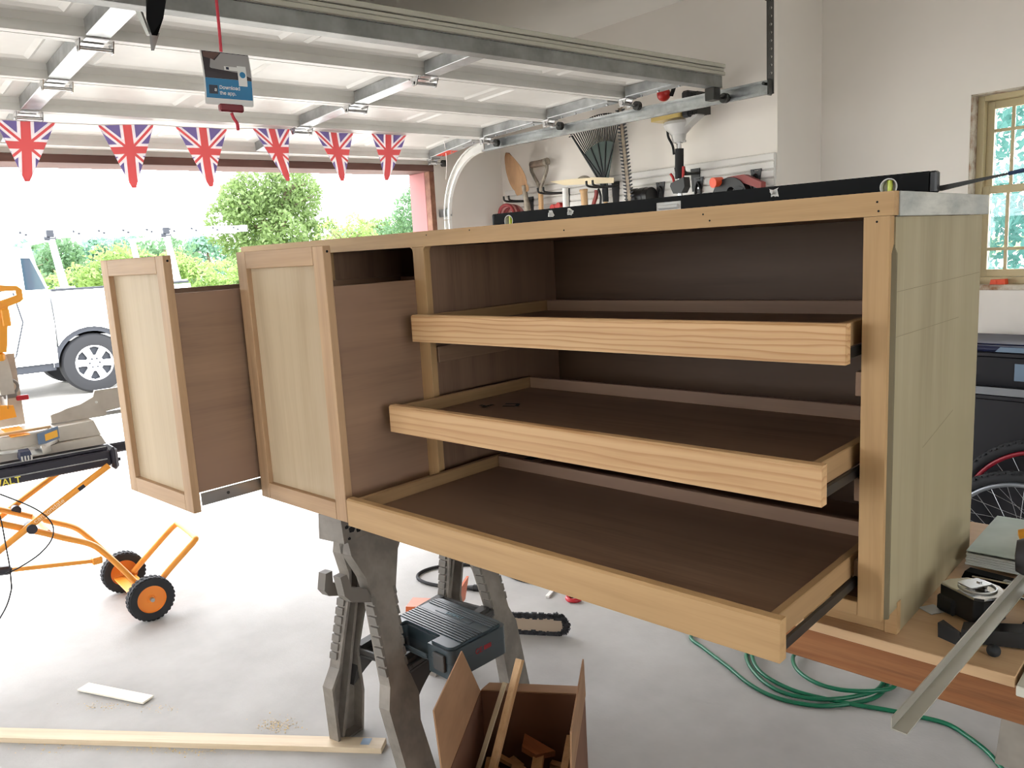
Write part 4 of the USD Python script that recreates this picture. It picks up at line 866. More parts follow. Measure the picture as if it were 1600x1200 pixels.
# chainsaw
cs0 = C(-1.93, .895); csa = TH + math.atan2(.105, .175)
CS = thing('chainsaw', 'chainsaw lying behind the sawhorse with its bar and chain pointing right', 'chainsaw', cs0, csa)
BLp = .40; bp = sbox(0, .012, BLp - .03, .078).union(Point(BLp - .03, .045).buffer(.033, 12))
part(CS, 'guide_bar', moved(prism(bp, .005), PXZ, (0, .0025, 0)), 'bar_reflection', label='smooth guide bar coloured with the floor reflection')  # steel bar, beige floor reflection put into its colour
part(CS, 'bar_base', moved(prism(Polygon([(-.0, .0135), (.175, .0135), (.14, .0765), (0, .0765)]), .0012), PXZ, (0, -.0027, 0)), 'galvanized_dull')
ch = MB(); r = random.Random(2); ring = list(bp.buffer(.004).exterior.interpolate(d) for d in np.arange(0, bp.buffer(.004).exterior.length, .010))
for k, p in enumerate(ring):
    s_ = .006 + .004 * r.random(); ch.add(hull([(p.x + r.uniform(-1, 1) * .004 + a * s_, b * .005, p.y + c * s_ * (1.6 if k % 3 == 0 else 1)) for a in (-1, 1) for b in (-1, 1) for c in (-1, 1)]))
for k in range(200):
    a = r.uniform(-1.4, 1.5); q = np.array([BLp - .03 + (.036 + .022 * r.random()) * math.cos(a), 0, .045 + (.036 + .018 * r.random()) * math.sin(a)]); s_ = r.uniform(.002, .006)
    if q[2] > .006: ch.add(hull([q + np.array([r.uniform(-1, 1) * s_, r.uniform(-1, 1) * .010, r.uniform(-1, 1) * s_]) for _ in range(6)]))
part(CS, 'chain', ch, 'chain_dark', label='dark debris clogged chain', smooth=False)
part(CS, 'body', MB().add(hull([(-.26, -.05, .01), (-.02, -.045, .01), (-.26, .05, .01), (-.02, .045, .01), (-.25, -.045, .12), (-.04, -.04, .12), (-.25, .045, .12), (-.04, .04, .12)])), 'orange_body', label='orange motor housing')
part(CS, 'front_handle', tube(smooth_path([(-.09, -.055, .07), (-.07, -.065, .16), (-.075, -.02, .205), (-.085, .04, .20), (-.09, .058, .10)]), .011, 10), 'black_plastic')
part(CS, 'hand_guard', MB().add(hull([(-.03, -.05, .12), (-.03, .05, .12), (-.01, -.055, .22), (-.01, .055, .22), (-.02, -.05, .12), (-.02, .05, .12), (0, -.055, .22), (0, .055, .22)])), 'orange_body', label='orange upright hand guard')
# small things behind
wp = solo('paint_stick', 'small white stick with red end on the floor under the lowest tray', 'stick', bar((0, 0, .006), (.03, -.085, .006), .018, .011), 'white_paint', C(-1.905, 1.42), TH)
solo('red_ring_tool', 'curved red plastic piece on the floor behind the cabinet', 'plastic piece', tube([(.03 * math.cos(a), .03 * math.sin(a), .010) for a in np.linspace(2.6, 6.6, 22)], .0095, 10), 'red_plastic', C(-1.765, 1.39))
tb_a = TH + math.atan2(.779, 1.089)
solo('trim_board', 'long pale wooden trim board lying on the floor at the bottom left', 'trim board', MB().box((-2.1, -.058, 0), (0, 0, .019), .001), 'trim_wood', C(-1.585, .190), tb_a)
solo('price_label', 'small printed bluish label at the end of the long trim board', 'label', MB().box((-.075, -.040, .0), (-.045, -.006, .0004), 0), 'label_blue', C(-1.585, .190, .0192), tb_a)
solo('plywood_offcut', 'short white faced plywood strip on the floor by the left edge', 'plywood strip', MB().box((0, -.052, .004), (.325, 0, .011), .0008).box((.01, -.04, 0), (.06, -.01, .004), 0).box((.26, -.04, 0), (.31, -.01, .004), 0), 'white_ply', C(-2.795, -.292), TH + math.radians(21.5))
r = random.Random(4)
for lb_, piles in (('thin line of sawdust beside the short plywood strip', [(-2.60, -.325, .12, .03, 80), (-2.40, -.19, .08, .03, 40)]), ('small yellowish heap of sawdust beyond the long trim board', [(-1.96, .02, .07, .045, 200)]), ('scattered sawdust in front of the long trim board', [(-2.10, -.27, .20, .025, 150), (-2.42, -.50, .2, .03, 70)])):
    sd = MB()
    for (x, y, sx, sy, n) in piles:
        for _ in range(n):
            g = np.array([r.gauss(0, .5), r.gauss(0, .5)]); a = math.radians(35); q = C(x + g[0] * sx * math.cos(a) - g[1] * sy * math.sin(a), y + g[0] * sx * math.sin(a) + g[1] * sy * math.cos(a), .0012); s_ = r.uniform(.0012, .004)
            sd.add(hull([q + np.array([s_ * r.uniform(-1, 1), s_ * r.uniform(-1, 1), .0015 * r.uniform(-.7, 1)]) for _ in range(5)]))
    solo('sawdust', lb_, 'sawdust', sd, 'sawdust', kind='stuff', smooth=False)
# ------------------------------------------------------------------ tools on the slatted wall (world x along the wall, the wall face at YA)
plain('hook_black', (24, 24, 25), .45); plain('hook_grey', (66, 66, 68), .45); mottled('shovel_wood', (150, 112, 78), (190, 150, 110), scale=8, rough=.6, stretch=(1, 1, .3)); mottled('grip_brown', (112, 96, 82), (136, 118, 102), scale=20, rough=.8)
mottled('worn_grey', (120, 112, 100), (176, 164, 146), scale=24, rough=.6); plain('rake_green', (62, 76, 72), .5); plain('rake_dark', (26, 30, 32), .5); plain('tool_red', (190, 44, 40), .4); plain('dark_red', (138, 52, 46), .45)
mottled('saw_steel', (112, 98, 84), (150, 136, 118), scale=20, rough=.5, metal=.3); plain('tank_yellow', (206, 180, 112), .3); plain('shroud_grey', (196, 194, 190), .4); plain('hose_red', (150, 60, 62), .5); plain('hose_pink', (206, 140, 136), .5); plain('cream', (222, 204, 168), .5)
HY = YA - .017
def hook_plate(t, x, z, w=.055, h=.085, y=HY):
    part(t, 'plate', MB().add(hull([(x - w / 2, y - .006, z + h / 2), (x + w / 2, y - .006, z + h / 2), (x - w * .36, y - .006, z - h / 2), (x + w * .36, y - .006, z - h / 2), (x - w / 2, y, z + h / 2), (x + w / 2, y, z + h / 2), (x - w * .36, y, z - h / 2), (x + w * .36, y, z - h / 2)])), 'hook_black')
def prong_hook(label, x, z, L, gap=.05, tip=.03):
    t = thing('wall_hook', label, 'hook', (0, 0, 0)); hook_plate(t, x, z - .035, .06, .12)
    for s in (-1, 1):
        part(t, 'prong', tube(smooth_path([(x + s * gap / 2, HY - .004, z), (x + s * gap / 2, HY - L * .6, z - .004), (x + s * gap / 2, HY - L, z + .002), (x + s * gap / 2, HY - L - .012, z + tip)]), .0065, 8), 'hook_black', smooth=True)
    return t
def u_hook(label, x, z):
    t = thing('wall_hook', label, 'hook', (0, 0, 0)); w = .062
    pl = Polygon([(x - w / 2, z + .045), (x + w / 2, z + .045), (x + w * .30, z - .04), (x - w * .30, z - .04)]).difference(sbox(x - .014, z + .034, x + .014, z + .039))
    part(t, 'plate', moved(prism(pl, .006), PXZ, (0, HY - .0005, 0)), 'hook_grey')
    part(t, 'prong', tube(smooth_path([(x - .016, HY - .012, z - .085), (x - .016, HY - .012, z - .02), (x, HY - .014, z + .018), (x + .016, HY - .012, z - .02), (x + .016, HY - .012, z - .085)]), .006, 8), 'hook_black', smooth=True)
    part(t, 'screw', cyl((x, HY - .006, z - .012), (x, HY - .009, z - .012), .005, n=10), 'steel'); return t
prong_hook('black two pronged wall hook holding the two shovels', -3.215, 1.892, .21)
prong_hook('black two pronged wall hook holding the hoe and the wooden haft', -2.795, 1.892, .21)
t_ = prong_hook('black wall hook carrying the red hose coil at the far end', -3.56, 1.870, .20)
u_hook('grey wall hook behind the black cylinder', -2.455, 1.838); u_hook('grey wall hook right of the string trimmer', -2.195, 1.838); u_hook('grey wall hook above the red and black power tool', -1.842, 1.842)

prong_hook('black wall hook hidden behind the grip of the string trimmer', -2.215, 1.905, .125, .055)
# spade, blade up
sp_ = thing('shovel', 'rusty pointed shovel hanging blade up at the far end of the slatted wall', 'shovel', (-3.445, 2.335, 0))
n1, n2 = 14, 9; V = []; prof = [(.0, .0), (.06, .045), (.12, .062), (.2, .074), (.3, .078), (.4, .078), (.5, .074), (.6, .068), (.7, .058), (.8, .046), (.88, .034), (.94, .022), (.98, .010), (1, .001)]
prof[0] = (0, .060); prof[1] = (.06, .066)
for t in range(14):
    s, w_ = prof[t]
    for j in range(n2):
        u = (j / (n2 - 1) * 2 - 1); cx = -.015 - .125 * s; cz = 1.915 + .262 * s
        V.append((cx + u * w_ * .97, -.02 + .030 * (1 - u * u) - .02 * s + (.014 * math.exp(-(u / .18) ** 2) * max(0, 1 - 1.6 * s)) * -1, cz + u * w_ * .26))
F = [q for i in range(13) for j in range(n2 - 1) for q in ((i * n2 + j, (i + 1) * n2 + j, (i + 1) * n2 + j + 1), (i * n2 + j, (i + 1) * n2 + j + 1, i * n2 + j + 1))]
V = np.array(V); nV = len(V); V2 = V + [0, .0022, 0]
part(sp_, 'blade', tri(np.vstack([V, V2]), F + [(a + nV, c + nV, b + nV) for a, b, c in F]), 'shovel_wood', smooth=True, label='rusty brown pointed blade')
part(sp_, 'socket', tube(smooth_path([(-.028, .004, 1.96), (-.022, .006, 1.90), (-.012, .012, 1.80), (-.005, .012, 1.66)]), [.016 + .004 * (k > 12) for k in range(25)], 12), 'worn_grey', smooth=True)
part(sp_, 'shaft', cyl((-.005, .012, 1.655), (.03, .012, .72), .017, n=12), 'offcut_z')
dh = thing('spade', 'spade with grey D grip standing grip up beside the rusty shovel', 'spade', (-3.385, 2.40, 0))
part(dh, 'grip', moved(tube([(-.075, 0, 2.088), (-.04, 0, 2.088), (.0, 0, 2.089), (.055, 0, 2.091)], .021, 14)), 'grip_brown', smooth=True, label='brown cylindrical grip')
for s in (1, -1): part(dh, 'fork', tube(smooth_path([(.068 * s if s > 0 else -.078, 0, 2.09), ((.070 if s > 0 else -.076), 0, 2.05), (.045 * s, 0, 2.0), (.012 * s, 0, 1.95), (.004 * s, 0, 1.90)]), .0125, 10, flat=.8), 'worn_grey', smooth=True)
part(dh, 'cap', moved(cyl((.056, 0, 2.091), (.078, 0, 2.092), .024, n=14)), 'worn_grey')
part(dh, 'shaft', cyl((0, 0, 1.905), (-.012, 0, .85), .0165, n=12), 'offcut_z')
part(dh, 'blade', MB().add(hull([(-.10, .0, .84), (.08, .0, .84), (-.10, .006, .84), (.08, .006, .84), (-.06, .02, .56), (.05, .02, .56), (-.06, .024, .56), (.05, .024, .56)])), 'worn_grey')
# hose coil
hc = thing('hose_coil', 'coil of red striped air hose on its hook at the far end', 'hose', (-3.60, 2.335, 1.735))
for k in range(4):
    part(hc, 'loop', tube([((.085 + .004 * k) * math.sin(a), -.05 + .026 * k + .008 * math.sin(3 * a + k), (.112 - .003 * k) * math.cos(a)) for a in np.linspace(0, 2 * math.pi, 29)[:-1]], .0105, 8, closed=True), 'hose_red' if k % 2 == 0 else 'hose_pink', smooth=True)
rc = solo('pipe_cutter', 'small red cutter hanging below the hook of the shovels', 'cutter', MB().cyl((-.03, 0, 0), (-.03, .03, 0), .022, n=16).cyl((.025, .0, .012), (.025, .03, .012), .018, n=16).box((-.03, .002, -.012), (.03, .026, .02), .004), 'tool_red', (-3.275, 2.42, 1.805))
# hoe / white shafted tool and wooden haft
ho_ = thing('hoe', 'wide cream bladed hoe on a white shaft hanging left of the leaf rake', 'hoe', (-2.93, 2.312, 0))
part(ho_, 'blade', MB().add(hull([(-.275, 0, 1.957), (.265, 0, 1.925), (-.275, .003, 1.957), (.265, .003, 1.925), (-.20, 0, 1.944), (.26, 0, 1.897), (-.20, .003, 1.944), (.26, .003, 1.897), (-.10, 0, 1.954), (.12, 0, 1.943), (-.14, 0, 1.922)])), 'cream', label='wide cream blade')
part(ho_, 'shaft', cyl((-.147, .012, 1.905), (-.150, .012, .70), .019, n=14), 'white_plastic', label='ribbed white shaft')
hf = thing('axe_haft', 'worn wooden tool haft hanging right of the white hoe shaft', 'haft', (-2.935, 2.325, 0))
part(hf, 'shaft', tube(smooth_path([(0, .012, 1.885), (.004, .012, 1.84), (.006, .012, 1.7), (.01, .012, 1.1)]), [.026, .026, .025, .024] + [.021] * 21, 12), 'offcut_z', smooth=True)
part(hf, 'head', tube(smooth_path([(-.05, .012, 1.935), (-.015, .012, 1.952), (.03, .012, 1.950), (.07, .012, 1.925)]), .012, 10), 'worn_grey', smooth=True, label='grey curved head')
sc_ = thing('hand_shears', 'small reddish brown garden tool hanging under the right hook', 'shears', (-2.868, 2.375, 1.79))
part(sc_, 'handle', MB().tube(smooth_path([(.012, -.01, .085), (.008, -.01, .05), (-.012, -.01, .012), (-.02, -.01, -.02)]), .012, 8), 'dark_red'); part(sc_, 'guard', MB().tube(smooth_path([(.028, -.01, .09), (.045, -.01, .04), (.03, -.01, -.02), (-.01, -.01, -.05)]), .007, 8), 'hook_black')
# leaf rake
lk = thing('leaf_rake', 'dark green fan shaped leaf rake hanging head up on the wall', 'rake', (-2.825, 2.405, 1.905))
a0, a1 = math.radians(129), math.radians(69)
web = [(0.016 * math.cos(a), 0.0 + .016 * math.sin(a)) for a in np.linspace(a0, a1, 5)][::-1]
arcp = [(.245 * math.cos(a), .245 * math.sin(a)) for a in np.linspace(a0, a1, 20)]
part(lk, 'web', moved(prism(Polygon([(.02, -.02)] + [(-.02, -.02)] + arcp), .004), PXZ), 'rake_green')
part(lk, 'rib', MB().add(*[bar((0, -.006, .02), (.243 * math.cos(a), -.006, .243 * math.sin(a)), .009, .006, .001, up=(0, 1, 0)) for a in np.linspace(a0, a1, 5)]), 'rake_dark')
for a in np.linspace(a0, a1, 24):
    p = np.array([.25 * math.cos(a), -.003, .25 * math.sin(a)]); q = np.array([.40 * math.cos(a), -.006, .40 * math.sin(a)])
    part(lk, 'tine', tube([p * .98, p * .5 + q * .5, q, q + [0, -.025, -.008]], .0034, 5), 'rake_dark', smooth=True)
part(lk, 'edge_bar', MB().add(bar((-.02, -.004, .0), (.40 * math.cos(a0), -.006, .40 * math.sin(a0)), .010, .008, .001, up=(0, 1, 0))), 'rake_dark')
part(lk, 'socket', cyl((0, .002, -.10), (0, .002, .03), .018, n=14), 'rake_dark'); part(lk, 'shaft', cyl((0, .002, -.101), (.01, .002, -1.2), .013, n=12), 'offcut_z')
# hedge trimmer blade
hg = thing('hedge_trimmer', 'long toothed hedge trimmer blade hanging between leaf rake and string trimmer', 'hedge trimmer', (-2.60, 2.33, 0))
part(hg, 'blade', MB().add(hull([(-.035 + .0, 0, 2.30), (-.005, 0, 2.30), (.016, 0, 1.78), (.046, 0, 1.78), (-.035, .004, 2.30), (-.005, .004, 2.30), (.016, .004, 1.78), (.046, .004, 1.78)])), 'saw_steel', label='brownish steel bar')
for k in range(26):
    z = 1.79 + k * .0195; x = .031 - (z - 1.78) / .52 * .051
    for s in (-1, 1): part(hg, 'tooth', hull([(x + s * .012, -.003, z), (x + s * .012, -.003, z + .012), (x + s * .034, -.002, z + .008), (x + s * .036, -.002, z + .014), (x + s * .012, .0035, z), (x + s * .012, .0035, z + .012), (x + s * .034, .002, z + .008)]), 'chain_dark')
part(hg, 'motor', MB().add(hull([(-.02, -.04, 1.50), (.08, -.04, 1.50), (-.02, .01, 1.50), (.08, .01, 1.50), (-.0, -.03, 1.775), (.06, -.03, 1.775), (0, .008, 1.775), (.06, .008, 1.775)])), 'hook_black')
# black cylinder on its hook
bc = thing('black_reel', 'black ribbed plastic cylinder on the hook left of the string trimmer', 'reel', (-2.545, 2.405, 1.805))
part(bc, 'drum', moved(lathe([(0, -.075), (.052, -.075), (.055, -.07), (.055, -.03), (.052, -.026), (.052, -.006), (.055, 0), (.055, .04), (.052, .045), (.052, .075), (0, .078)], 26), rotm(math.pi / 2, (0, 1, 0))), 'black_plastic')
# string trimmer, engine up
sg = thing('string_trimmer', 'string trimmer with yellow fuel tank hanging engine up on the wall', 'trimmer', (-2.215, 2.33, 0))
part(sg, 'fuel_tank', moved(prism(sbox(-.118, -.04, .05, .04).buffer(.012), .062), t=(0, -.02, 2.176)), 'tank_yellow', label='yellowish fuel tank')
part(sg, 'engine', MB().box((.064, -.06, 2.17), (.112, .06, 2.30), .01), 'hook_black')
for k in range(5): part(sg, 'cooling_fin', cbox((.114 + k * .011, -.055, 2.178), (.119 + k * .011, .055, 2.285), .001), 'dark_metal')
part(sg, 'clutch_cover', moved(lathe([(0, 2.17), (.068, 2.165), (.072, 2.15), (.060, 2.125), (.036, 2.10), (.030, 2.06), (0, 2.055)], 24), np.diag([1.15, 1, 1, 1])), 'shroud_grey', label='pale grey clutch cover')
part(sg, 'shroud_arm', MB().add(hull([(.03, -.03, 2.11), (.03, .03, 2.11), (.05, -.03, 2.16), (.05, .03, 2.16), (.15, -.03, 2.20), (.15, .03, 2.20), (.14, -.03, 2.172), (.14, .03, 2.172)])), 'shroud_grey')
part(sg, 'shaft', cyl((0, 0, 2.06), (.004, 0, .70), .0125, n=14), 'steel')
part(sg, 'grip', cyl((.002, 0, 2.028), (-.002, 0, 1.875), .0225, n=16), 'black_rubber')
part(sg, 'trigger_housing', MB().add(hull([(-.04, -.025, 1.855), (.045, -.025, 1.88), (.05, -.025, 1.83), (-.045, -.025, 1.84), (.03, -.025, 1.80), (-.025, -.025, 1.80), (-.04, .025, 1.855), (.045, .025, 1.88), (.05, .025, 1.83), (-.045, .025, 1.84), (.03, .025, 1.80), (-.025, .025, 1.80)])), 'black_plastic')
part(sg, 'lever', tube(smooth_path([(-.055, -.005, 1.905), (-.04, -.005, 1.885), (-.032, -.005, 1.855)]), .007, 8), 'tool_red', label='red safety lever'); part(sg, 'lever', tube(smooth_path([(.030, -.005, 1.935), (.028, -.005, 1.90), (.024, -.005, 1.87)]), .007, 8), 'tool_red')
part(sg, 'cable', tube(smooth_path([(-.05, -.03, 2.125), (-.04, -.035, 2.09), (-.022, -.025, 2.045), (-.018, -.02, 2.0)]), .0065, 8), 'black_rubber', smooth=True)
part(sg, 'clamp_collar', MB().cyl((0, 0, 2.055), (0, 0, 2.068), .020, n=16).box((.015, -.012, 2.056), (.045, .006, 2.067), .002), 'steel')
part(sg, 'bulb', moved(trimesh.creation.icosphere(2, .036), t=(-.085, -.01, 2.315)), 'tool_red', label='red fuel cap'); part(sg, 'choke', MB().add(bar((-.045, 0, 2.30), (-.022, 0, 2.345), .02, .012)), 'hook_black')
part(sg, 'cutter_head', lathe([(0, .66), (.05, .66), (.055, .69), (.03, .71), (0, .715)], 20), 'black_plastic')
# red power tool
pt = thing('circular_saw', 'red and black power tool hanging at the near end of the slatted wall', 'power tool', (-1.905, 2.40, 1.75))
part(pt, 'guard', moved(prism(Point(-.04, .0).buffer(.105, 20).difference(Point(-.03, .035).buffer(.022)), .05), PXZ, (0, .03, 0)), 'black_plastic')
part(pt, 'body', MB().add(hull([(-.06, -.01, .108), (.04, -.01, .112), (.14, -.01, .065), (.14, -.01, .03), (.02, -.01, .085), (-.06, .03, .108), (.04, .03, .112), (.14, .03, .065), (.14, .03, .03), (.02, .03, .085)])), 'dark_red', label='dark red housing')
part(pt, 'knob', MB().cyl((-.112, -.055, .085), (-.100, .0, .092), .026, .022, n=18), 'orange_red', label='bright red knob')
part(pt, 'vent_plate', moved(prism(Polygon([(-.02, .03), (.01, .06), (.05, .045), (.02, .02)]), .003), PXZ, (0, -.0205, 0)), 'groove')

# ------------------------------------------------------------------ hanging things
def cloth(name, c): M[name] = usdkit.material(stage, f'/World/Looks/{name}', {'d': ('diffuse_bsdf', dict(color=lin(c))), 't': ('translucent_bsdf', dict(color=lin(c))), 'x': ('mix_closure', dict(fac=.5))}, [('d.BSDF', 'x.closure1'), ('t.BSDF', 'x.closure2')], surface='x.closure')
cloth('flag_blue_hazed', (168, 154, 208)); cloth('flag_white', (248, 244, 246)); cloth('flag_red_hazed', (252, 142, 144)); plain('cord_pale', (220, 214, 210), .8); plain('cord_red', (186, 52, 66), .7)  # pennant blue and red paled, backlit haze put into the colour
FX = -3.262
fl = [((-.583, 2.168), (-.372, 2.165), (-.500, 1.932)), ((-.207, 2.166), (.017, 2.179), (-.096, 1.910)), (((.113), 2.176), (.345, 2.178), (.236, 1.917)), ((.468, 2.186), (.657, 2.194), (.616, 1.946)), ((.787, 2.190), (1.003, 2.190), (.921, 1.951)), ((1.111, 2.195), (1.328, 2.200), (1.193, 1.959))]
bt = thing('bunting', 'string of six triangular Union Jack pennants hanging under the garage door', 'bunting', (FX, 0, 0))
cpts = [(0, -2.6, 2.185), (0, -.95, 2.172)]
for a, b, c in fl: cpts += [(0, a[0], a[1] + .002), (0, b[0], b[1] + .002)]
cpts += [(0, 1.45, 2.205), (0.02, 1.60, 2.19)]
part(bt, 'cord', tube(cpts, .0022, 6), 'cord_pale')
jx = JX[3]
for k, (a, b, c) in enumerate(fl):
    a, b, c = map(np.array, (a, b, c)); w_ = np.linalg.norm(b - a); mid = (a + b) / 2; ex = (b - a) / w_; h = -(c - mid)[1]; sh = (c - mid)[0] / h     # u along the top edge, v down with a lean
    T3 = Polygon([(-w_ / 2, 0), (w_ / 2, 0), (.008, h), (-.008, h)]); ctr = .40 * h
    lw = lambda p, q, wd: LineString([p, q]).buffer(wd / 2, cap_style=2)
    W_ = unary_union([sbox(-.030, -.01, .030, h + .01), sbox(-w_, ctr - .026, w_, ctr + .026), lw((-w_ * .52, -.006), (w_ * .52, ctr * 2 + .006), .030), lw((w_ * .52, -.006), (-w_ * .52, ctr * 2 + .006), .030)]).intersection(T3)
    R_ = unary_union([sbox(-.017, -.01, .017, h + .01), sbox(-w_, ctr - .0145, w_, ctr + .0145), lw((-w_ * .52, -.006), (w_ * .52, ctr * 2 + .006), .010), lw((w_ * .52, -.006), (-w_ * .52, ctr * 2 + .006), .010)]).intersection(T3)
    B_ = T3.difference(W_); W2 = W_.difference(R_)
    tipz = sbox(-1, h - .045, 1, 1); 
    def bend(m, d):
        P = m.vertices.copy(); u, v_, t_ = P[:, 0], P[:, 1], P[:, 2]; wv = .010 * np.sin(v_ / h * 4.2 + k * 1.3) * (v_ / h) + .006 * np.sin(u * 24 + k)
        m = m.copy(); m.vertices = np.stack([wv + t_ + d, mid[0] + u * ex[0] + v_ * sh, mid[1] + u * ex[1] - v_], 1); return m
    def fine(m): return trimesh.Trimesh(*trimesh.remesh.subdivide_to_size(m.vertices, m.faces, .022, 12), process=False)
    def dens(poly): return fine(prism(poly, .0012))
    f_ = part(bt, 'pennant', bend(dens(T3), 0), 'flag_white', smooth=False, label=['pennant at the far left', 'second pennant from the left', 'third pennant from the left', 'fourth pennant from the left, leaning', 'fifth pennant from the left', 'pennant nearest the door jamb'][k])
    def both(poly): return bend(fine(prism(poly, .0032)), -.0010)
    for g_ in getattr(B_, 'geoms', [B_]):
        if g_.area > 1e-5: part(f_, 'blue_field', both(g_), 'flag_blue_hazed', smooth=False)
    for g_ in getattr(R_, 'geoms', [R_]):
        if g_.area > 1e-5: part(f_, 'red_cross', both(g_), 'flag_red_hazed', smooth=False)

# emergency release cord with a card and red handle
EX = -1.20
er = thing('release_cord', 'red pull cord with a blue printed card and red handle hanging from above', 'pull cord', (EX, -.463, 0))
part(er, 'cord', tube(smooth_path([(0, -.003, 2.579), (0, -.003, 2.4), (0, -.004, 2.10), (0.0, -.006, 1.985)]), .0032, 7), 'cord_red', smooth=True)
plain('card_white', (214, 212, 208), .5); plain('card_blue', (24, 112, 156), .45); plain('card_dark', (44, 34, 38), .5); plain('card_grey', (146, 142, 140), .5); plain('card_brown', (92, 66, 58), .5); plain('handle_red', (116, 30, 40), .45); plain('card_navy', (16, 24, 44), .4)
KZ0, KZ1, KY0, KY1 = 1.886, 1.994, -.055, .052
def onplate(poly, h0, h1): 
    m = prism(poly, h1 - h0); P = m.vertices.copy(); bow = .010 * (1 - (P[:, 1] / .054) ** 2)
    m.vertices = np.stack([P[:, 2] + h0 + .006 - .25 * np.abs(P[:, 0]) ** 1.0 * 0 + bow * .6, P[:, 0], (KZ0 + KZ1) / 2 + P[:, 1]], 1); return m
def dcard(poly, h0, h1):
    m = prism(poly, h1 - h0); v, f = trimesh.remesh.subdivide(m.vertices, m.faces); v, f = trimesh.remesh.subdivide(v, f); m = trimesh.Trimesh(v, f, process=False)
    P = m.vertices; bow = .007 * (1 - (P[:, 1] / .054) ** 2); m.vertices = np.stack([P[:, 2] + h0 + .005 + bow, P[:, 0], (KZ0 + KZ1) / 2 + P[:, 1]], 1); return m
kd = sbox(-.049, -.050, .047, .050).buffer(.004)
K = part(er, 'card', dcard(kd, -.0012, 0), 'card_white', smooth=False, label='printed card')
part(K, 'print', dcard(sbox(-.050, -.041, .049, -.002), .0001, .0004), 'card_blue', smooth=False, label='blue lower half of the card')
part(K, 'print', dcard(sbox(-.050, -.0018, .049, .0525), .0001, .0004), 'card_dark', smooth=False, label='dark photo print on the card')
part(K, 'print', dcard(Polygon([(-.038, .020), (-.034, .038), (-.026, .034), (-.010, .051), (.049, .051), (.049, .004), (.028, .012), (-.036, .018)]), .0005, .0008), 'card_grey', smooth=False)
part(K, 'print', dcard(Polygon([(-.048, .051), (-.012, .051), (-.028, .036), (-.048, .040)]), .0005, .0008), 'card_brown', smooth=False)
part(K, 'print', dcard(unary_union([sbox(-.008, .016, .022, .024), sbox(.020, -.014, .039, .027)]), .0009, .0012), 'card_white', smooth=False, label='white tag shape on the card')
part(K, 'print', dcard(Point(.030, .009).buffer(.0063, 12), .0013, .0016), 'card_blue', smooth=False); part(K, 'print', dcard(sbox(-.004, .0175, .002, .0225), .0013, .0016), 'card_navy', smooth=False)
part(K, 'app_icon', dcard(sbox(-.043, -.032, -.027, -.017).buffer(.001), .0005, .0008), 'card_navy', smooth=False)
def text_on(txt, h, y, z, mat):
    m = meshkit.text_mesh(txt, h, .0004, bold=True); P = m.vertices; zz = P[:, 1] + z; bow = .007 * (1 - (zz / .054) ** 2); m.vertices = np.stack([P[:, 2] + .0058 + bow, P[:, 0] + y, (KZ0 + KZ1) / 2 + zz], 1)
    part(K, 'lettering', m, mat, smooth=False)
text_on('Download', .0068, -.0225, -.0225, 'card_white'); text_on('the app.', .0068, -.0225, -.0335, 'card_white'); text_on('a', .007, -.0335, -.0275, 'card_white')
part(er, 'handle', MB().box((.0, -.026, 1.872), (.014, .026, 1.888), .003), 'handle_red', label='dark red pull handle')
part(er, 'knot', tube(smooth_path([(.006, .0, 1.871), (.006, .004, 1.860), (.006, .010, 1.850), (.008, .010, 1.836)]), .0034, 7), 'cord_red', smooth=True)
op = thing('door_opener', 'black opener arm reaching down to the door with a grey bracket', 'door opener', (0, 0, 0))
part(op, 'arm', MB().add(hull([(-1.497, -.514, 2.088), (-1.492, -.502, 2.088), (-1.485, -.514, 2.088), (-1.485, -.502, 2.088), (-1.475, -.526, 2.120), (-1.455, -.494, 2.120), (-1.455, -.523, 2.200), (-1.425, -.480, 2.200), (-1.27, -.490, 2.60), (-1.25, -.455, 2.60), (-1.27, -.455, 2.62), (-1.30, -.490, 2.60)])), 'black_gloss', label='black tapering arm')
part(op, 'arm_tip', MB().add(hull([(-1.506, -.514, 2.058), (-1.502, -.508, 2.058), (-1.484, -.520, 2.094), (-1.484, -.497, 2.094), (-1.499, -.508, 2.098)])), 'steel')
part(op, 'bracket', MB().add(hull([(-1.74, -.475, 2.232), (-1.70, -.475, 2.232), (-1.74, -.470, 2.232), (-1.70, -.47, 2.232), (-1.79, -.43, 2.165), (-1.77, -.43, 2.165), (-1.79, -.425, 2.165), (-1.77, -.425, 2.165)])).box((-1.76, -.53, 2.2325), (-1.66, -.42, 2.236), .001), 'galvanized_dull')
part(op, 'rail', MB().box((-3.80, -.475, 2.70), (1.0, -.445, 2.75), .002), 'galvanized'); part(op, 'motor', MB().box((1.0, -.62, 2.62), (1.45, -.30, 2.80 - .0005), .02), 'white_plastic')
part(op, 'carriage', MB().box((-1.52, -.485, 2.58), (-1.15, -.42, 2.699), .004), 'dark_metal')
# lift cable at the bottom corner of the door
solo('lift_cable', 'thin lift cable at the bottom corner of the open door', 'cable', tube(smooth_path([(-3.46, 1.72, 2.215), (-3.60, 1.83, 2.15), (-3.72, 1.915, 2.10), (-3.755, 1.93, 2.02)]), .0026, 6), 'cord_pale', smooth=True)
